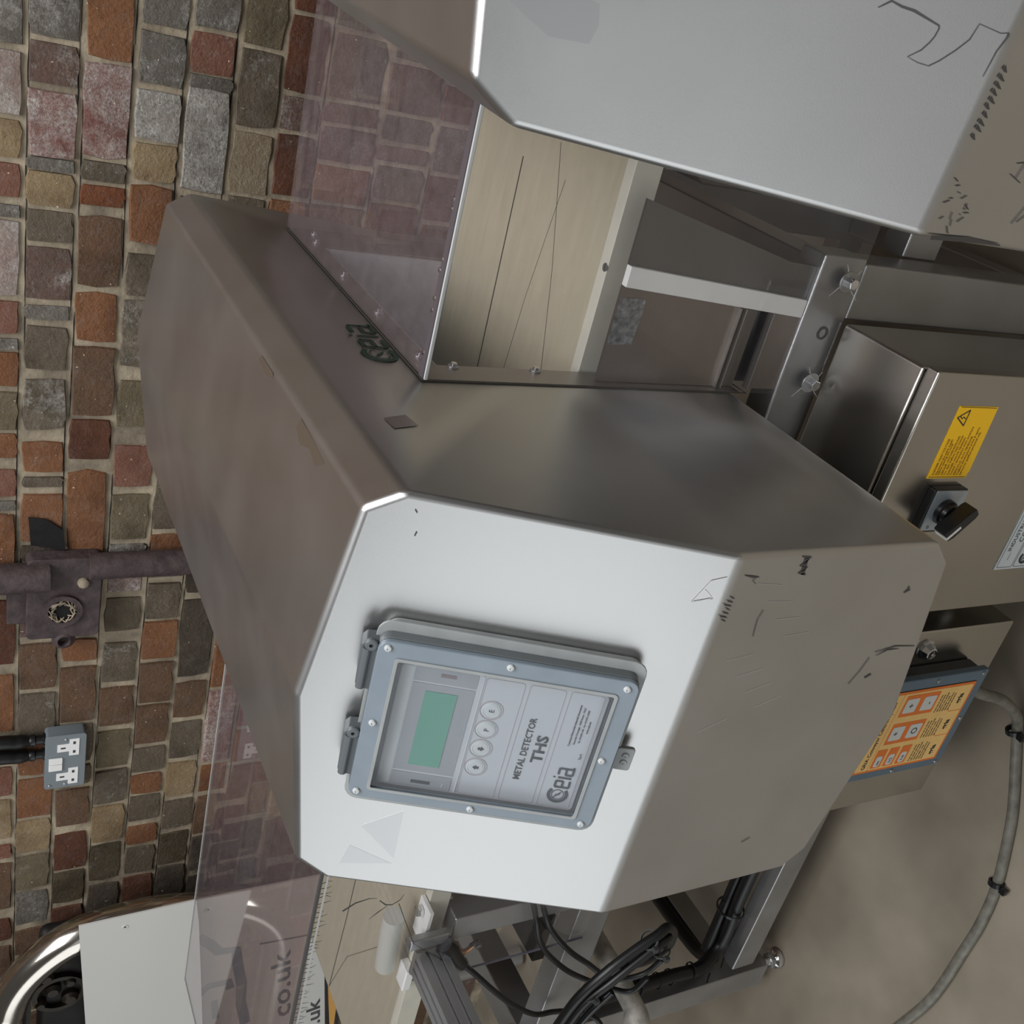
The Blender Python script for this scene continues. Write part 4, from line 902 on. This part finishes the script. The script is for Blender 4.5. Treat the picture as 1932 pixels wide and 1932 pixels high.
# rotary switch
S0 = Fr((.150, .178, .480), (1, 0, 0), (0, 0, 1))
sw = obj('switch_base', prism(nb(), S0, rr(-.030, .030, -.030, .030, .003), 0, .010), BLACKP, t, bevel=.001)
obj('switch_plate', prism(nb(), S0, rr(-.0265, .0285, -.0285, .0265, .002), .010, .0115), mat('brushed_switch_plate', (176, 186, 194), .35, .6), sw)
obj('collar', lathe(nb(), S0.p(0, 0, .0115), S0.n, [(.017, 0), (.0165, .006), (.0135, .007), (.0125, .012)], 28), BLACKP, sw, smooth=True)
hd = Fr(S0.p(0, 0, .0235), (math.cos(-.75), 0, math.sin(-.75)), (-math.sin(-.75), 0, math.cos(-.75)))
hn = prism(nb(), hd, [(-.026, -.006), (-.018, -.0085), (.018, -.0075), (.024, -.005), (.024, .005), (.018, .0075), (-.018, .0085), (-.026, .006)], 0, .020)
hn = obj('handle', hn, BLACKP, sw, bevel=.0015)
obj('handle_mark', prism(nb(), hd, [(-.0268, -.0035), (-.0262, -.0035), (-.0262, .0035), (-.0268, .0035)], .002, .0195), WHITEP, hn)
obj('handle_mark', prism(nb(), hd, [(-.026, -.0018), (-.004, -.0018), (-.004, .0018), (-.026, .0018)], .0195, .0205), WHITEP, hn)
for a, s_ in ((.0, 'O'), (1, 'I')): text('lettering', s_, S0, -.024 + .004 * a, .014 - a * .026, .006, INK, sw, h=.0116)
obj('dome_foot', lathe(nb(), (-.0120, .250, .240), (-1, 0, 0), [(.013, 0), (.013, .003), (.011, .007), (.006, .010), (.001, .011)], 22), mat('bright_dome_cap', (215, 215, 215), .25, .7), t, smooth=True)

t = thing('lower_junction_box', (-.217, .25, .187), 'smaller stainless box with chrome lock, left of the control cabinet', 'cabinet')
b2 = obj('body', box(nb(), -.3805, -.0500, .178, .330, .1870, .500), STEELB, t, bevel=.003, seg=3)
lk = obj('lock', lathe(nb(), (-.0795, .178, .3625), (0, -1, 0), [(.0150, 0), (.0155, .003), (.0135, .006), (.0095, .014), (.0080, .0145), (.0070, .012)], 10), CHROME, t)
obj('key_socket', lathe(nb(), (-.0795, .166, .3625), (0, -1, 0), [(.0066, 0), (.0066, .001)], 12), BLACKP, lk)
obj('lock_pin', lathe(nb(), (-.0795, .166, .3625), (0, -1, 0), [(.0022, 0), (.0022, .003)], 10), CHROME, lk, smooth=True)
obj('dome_foot', lathe(nb(), (-.3805, .250, .235), (-1, 0, 0), [(.013, 0), (.013, .003), (.011, .007), (.006, .010), (.001, .011)], 22), mat('bright_dome_cap', (215, 215, 215), .25, .7), t, smooth=True)
obj('bracket', box(nb(), -.36, -.07, .330, .345, .35, .568), DARKSTEEL, t)

t = thing('keypad_box', (-.19, .16, .246), 'blue grey box with orange keypad on the lower stainless box', 'control box')
obj('body', box(nb(), -.2785, -.1085, .156, .1778, .2495, .450), mat('dark_keypad_box', (46, 50, 54), .45), t, bevel=.003)
lid2 = obj('lid', box(nb(), -.2830, -.1040, .145, .156, .2450, .4545), BLUEGREY, t, bevel=.002)
FK = XZ(.145)
kp2 = obj('keypad', prism(nb(), FK, rr(-.2680, -.1225, .2630, .4400, .003), .0002, .0010), ORANGE, t, label='orange keypad foil with pale yellow fields')
obj('keypad_edge', prism(nb(), FK, rr(-.2690, -.1215, .2620, .4410, .003), .0001, .0003), BLACKP, t)
FK = XZ(.144)
def fld(a0, a1, b0, b1, m, nm='print_field', h=0.0, r=.002): return obj(nm, prism(nb(), FK, rr(a0, a1, b0, b1, r), h, h + .0003), m, kp2)
fld(-.2640, -.1265, .4090, .4340, YELLOWP)
fld(-.2640, -.1265, .2670, .4080, YELLOWP)
text('lettering', 'GRIA Conveyor Control System', FK, -.2610, .4165, .0100, INK, kp2, h=.0004, xs=.92, bold=.006)
for a0, lab in ((-.1800, 'mid'), (-.1470, 'r')): pass
fld(-.2180, -.1800, .3330, .4010, ORANGE, h=.0003); fld(-.1680, -.1300, .3330, .4010, ORANGE, h=.0003)
WB = mat('pale_grey_key', (206, 208, 204), .5)
keys_ = [(-.199, .385, '*'), (-.199, .350, 'O'), (-.149, .385, '+'), (-.149, .350, '-')]
for a, b, s_ in keys_:
    fld(a - .0125, a + .0125, b - .0125, b + .0125, WB, 'key', .0006, .003)
    text('lettering', s_, FK, a, b - .006, .017, INK, kp2, h=.0010, align='CENTER', xs=.9)
for k, b in enumerate((.3950, .3700, .3450)):
    fld(-.2610, -.2270, b - .010, b + .010, ORANGE, h=.0003)
    fld(-.2590, -.2390, b - .006, b + .006, WB, 'key', .0006, .004)
    text('lettering', ('on', '1/2', '1/4')[k], FK, -.2560, b - .003, .008, INK, kp2, h=.0010)
for k in range(6):
    z = .3240 - .0055 * k
    for a in (-.2610, -.2170, -.1700):
        text('lettering', ('Press key to set the', 'belt speed and lamp', 'Hold for two seconds', 'Reset after a stop', 'Check the guard first', 'See the instructions')[k], FK, a, z, .0042, INK, kp2, h=.0004, xs=.92)
for a in (-.2560, -.2080, -.1600): text('lettering', 'gria', FK, a, .2790, .0125, INK, kp2, h=.0004, bold=.03)
fl3 = nb()
for a in (-.2190, -.1730): ribbon(fl3, FK, [(a, .2680), (a, .2930), (a + .004, .2960)], .0008, .0003, .0003)
obj('printed_line', fl3, ORANGE, kp2)
FL = XZ(.145)
for a, b in ((-.1105, .2560), (-.1120, .3500), (-.1105, .445), (-.1930, .2535), (-.2765, .2560), (-.2765, .3500), (-.2765, .445)):
    screw(lid2, FL, a, b, .0034, 0.0, m=FRAME)
obj('cable_gland', lathe(nb(), (-.152, .166, .2495), (0, 0, -1), [(.010, 0), (.010, .008), (.0075, .014)], 16), BLACKP, t, smooth=True)

t = thing('floor_cable', (-.5, .1, 0.0), 'grey cable from the keypad box trailing in a curve across the concrete floor', 'cable')
cp = [(-.152, .166, .236), (-.165, .160, .21), (-.195, .165, .13), (-.245, .175, .05), (-.285, .180, .012), (-.338, .156, .009), (-.386, .132, .009), (-.437, .111, .009), (-.539, .081, .009), (-.62, .070, .009), (-.686, .069, .009), (-.816, .071, .009), (-.921, .091, .009), (-1.05, .12, .009), (-1.35, .16, .009), (-1.9, .10, .009), (-2.8, -.25, .009)]
obj('sheath', tube(nb(), cp, .0088, 14), GCABLE, t, smooth=True)
for (x, y, z, dx, dz) in ((-.290, .182, .012, -.8, -.3), (-.537, .0815, .009, -1, 0)):
    d = Vector((dx, -.25, dz)).normalized(); s1 = d.orthogonal().normalized(); s2 = d.cross(s1)
    cl = obj('cable_tie', ring(nb(), Fr((x, y, z + .003), s1, s2), circ(0, 0, .0130, 18), circ(0, 0, .0095, 18), -.004, .004), BLACKP, t)
    obj('tie_head', box(nb(), x - .005, x + .005, y - .022, y - .012, z, z + .010), BLACKP, cl)

sc_ = [o for o in COL.objects if o.type == 'MESH']
for o in sc_:
    if o.parent is None and 'category' not in o and 'kind' not in o: print('UNTAGGED', o.name)
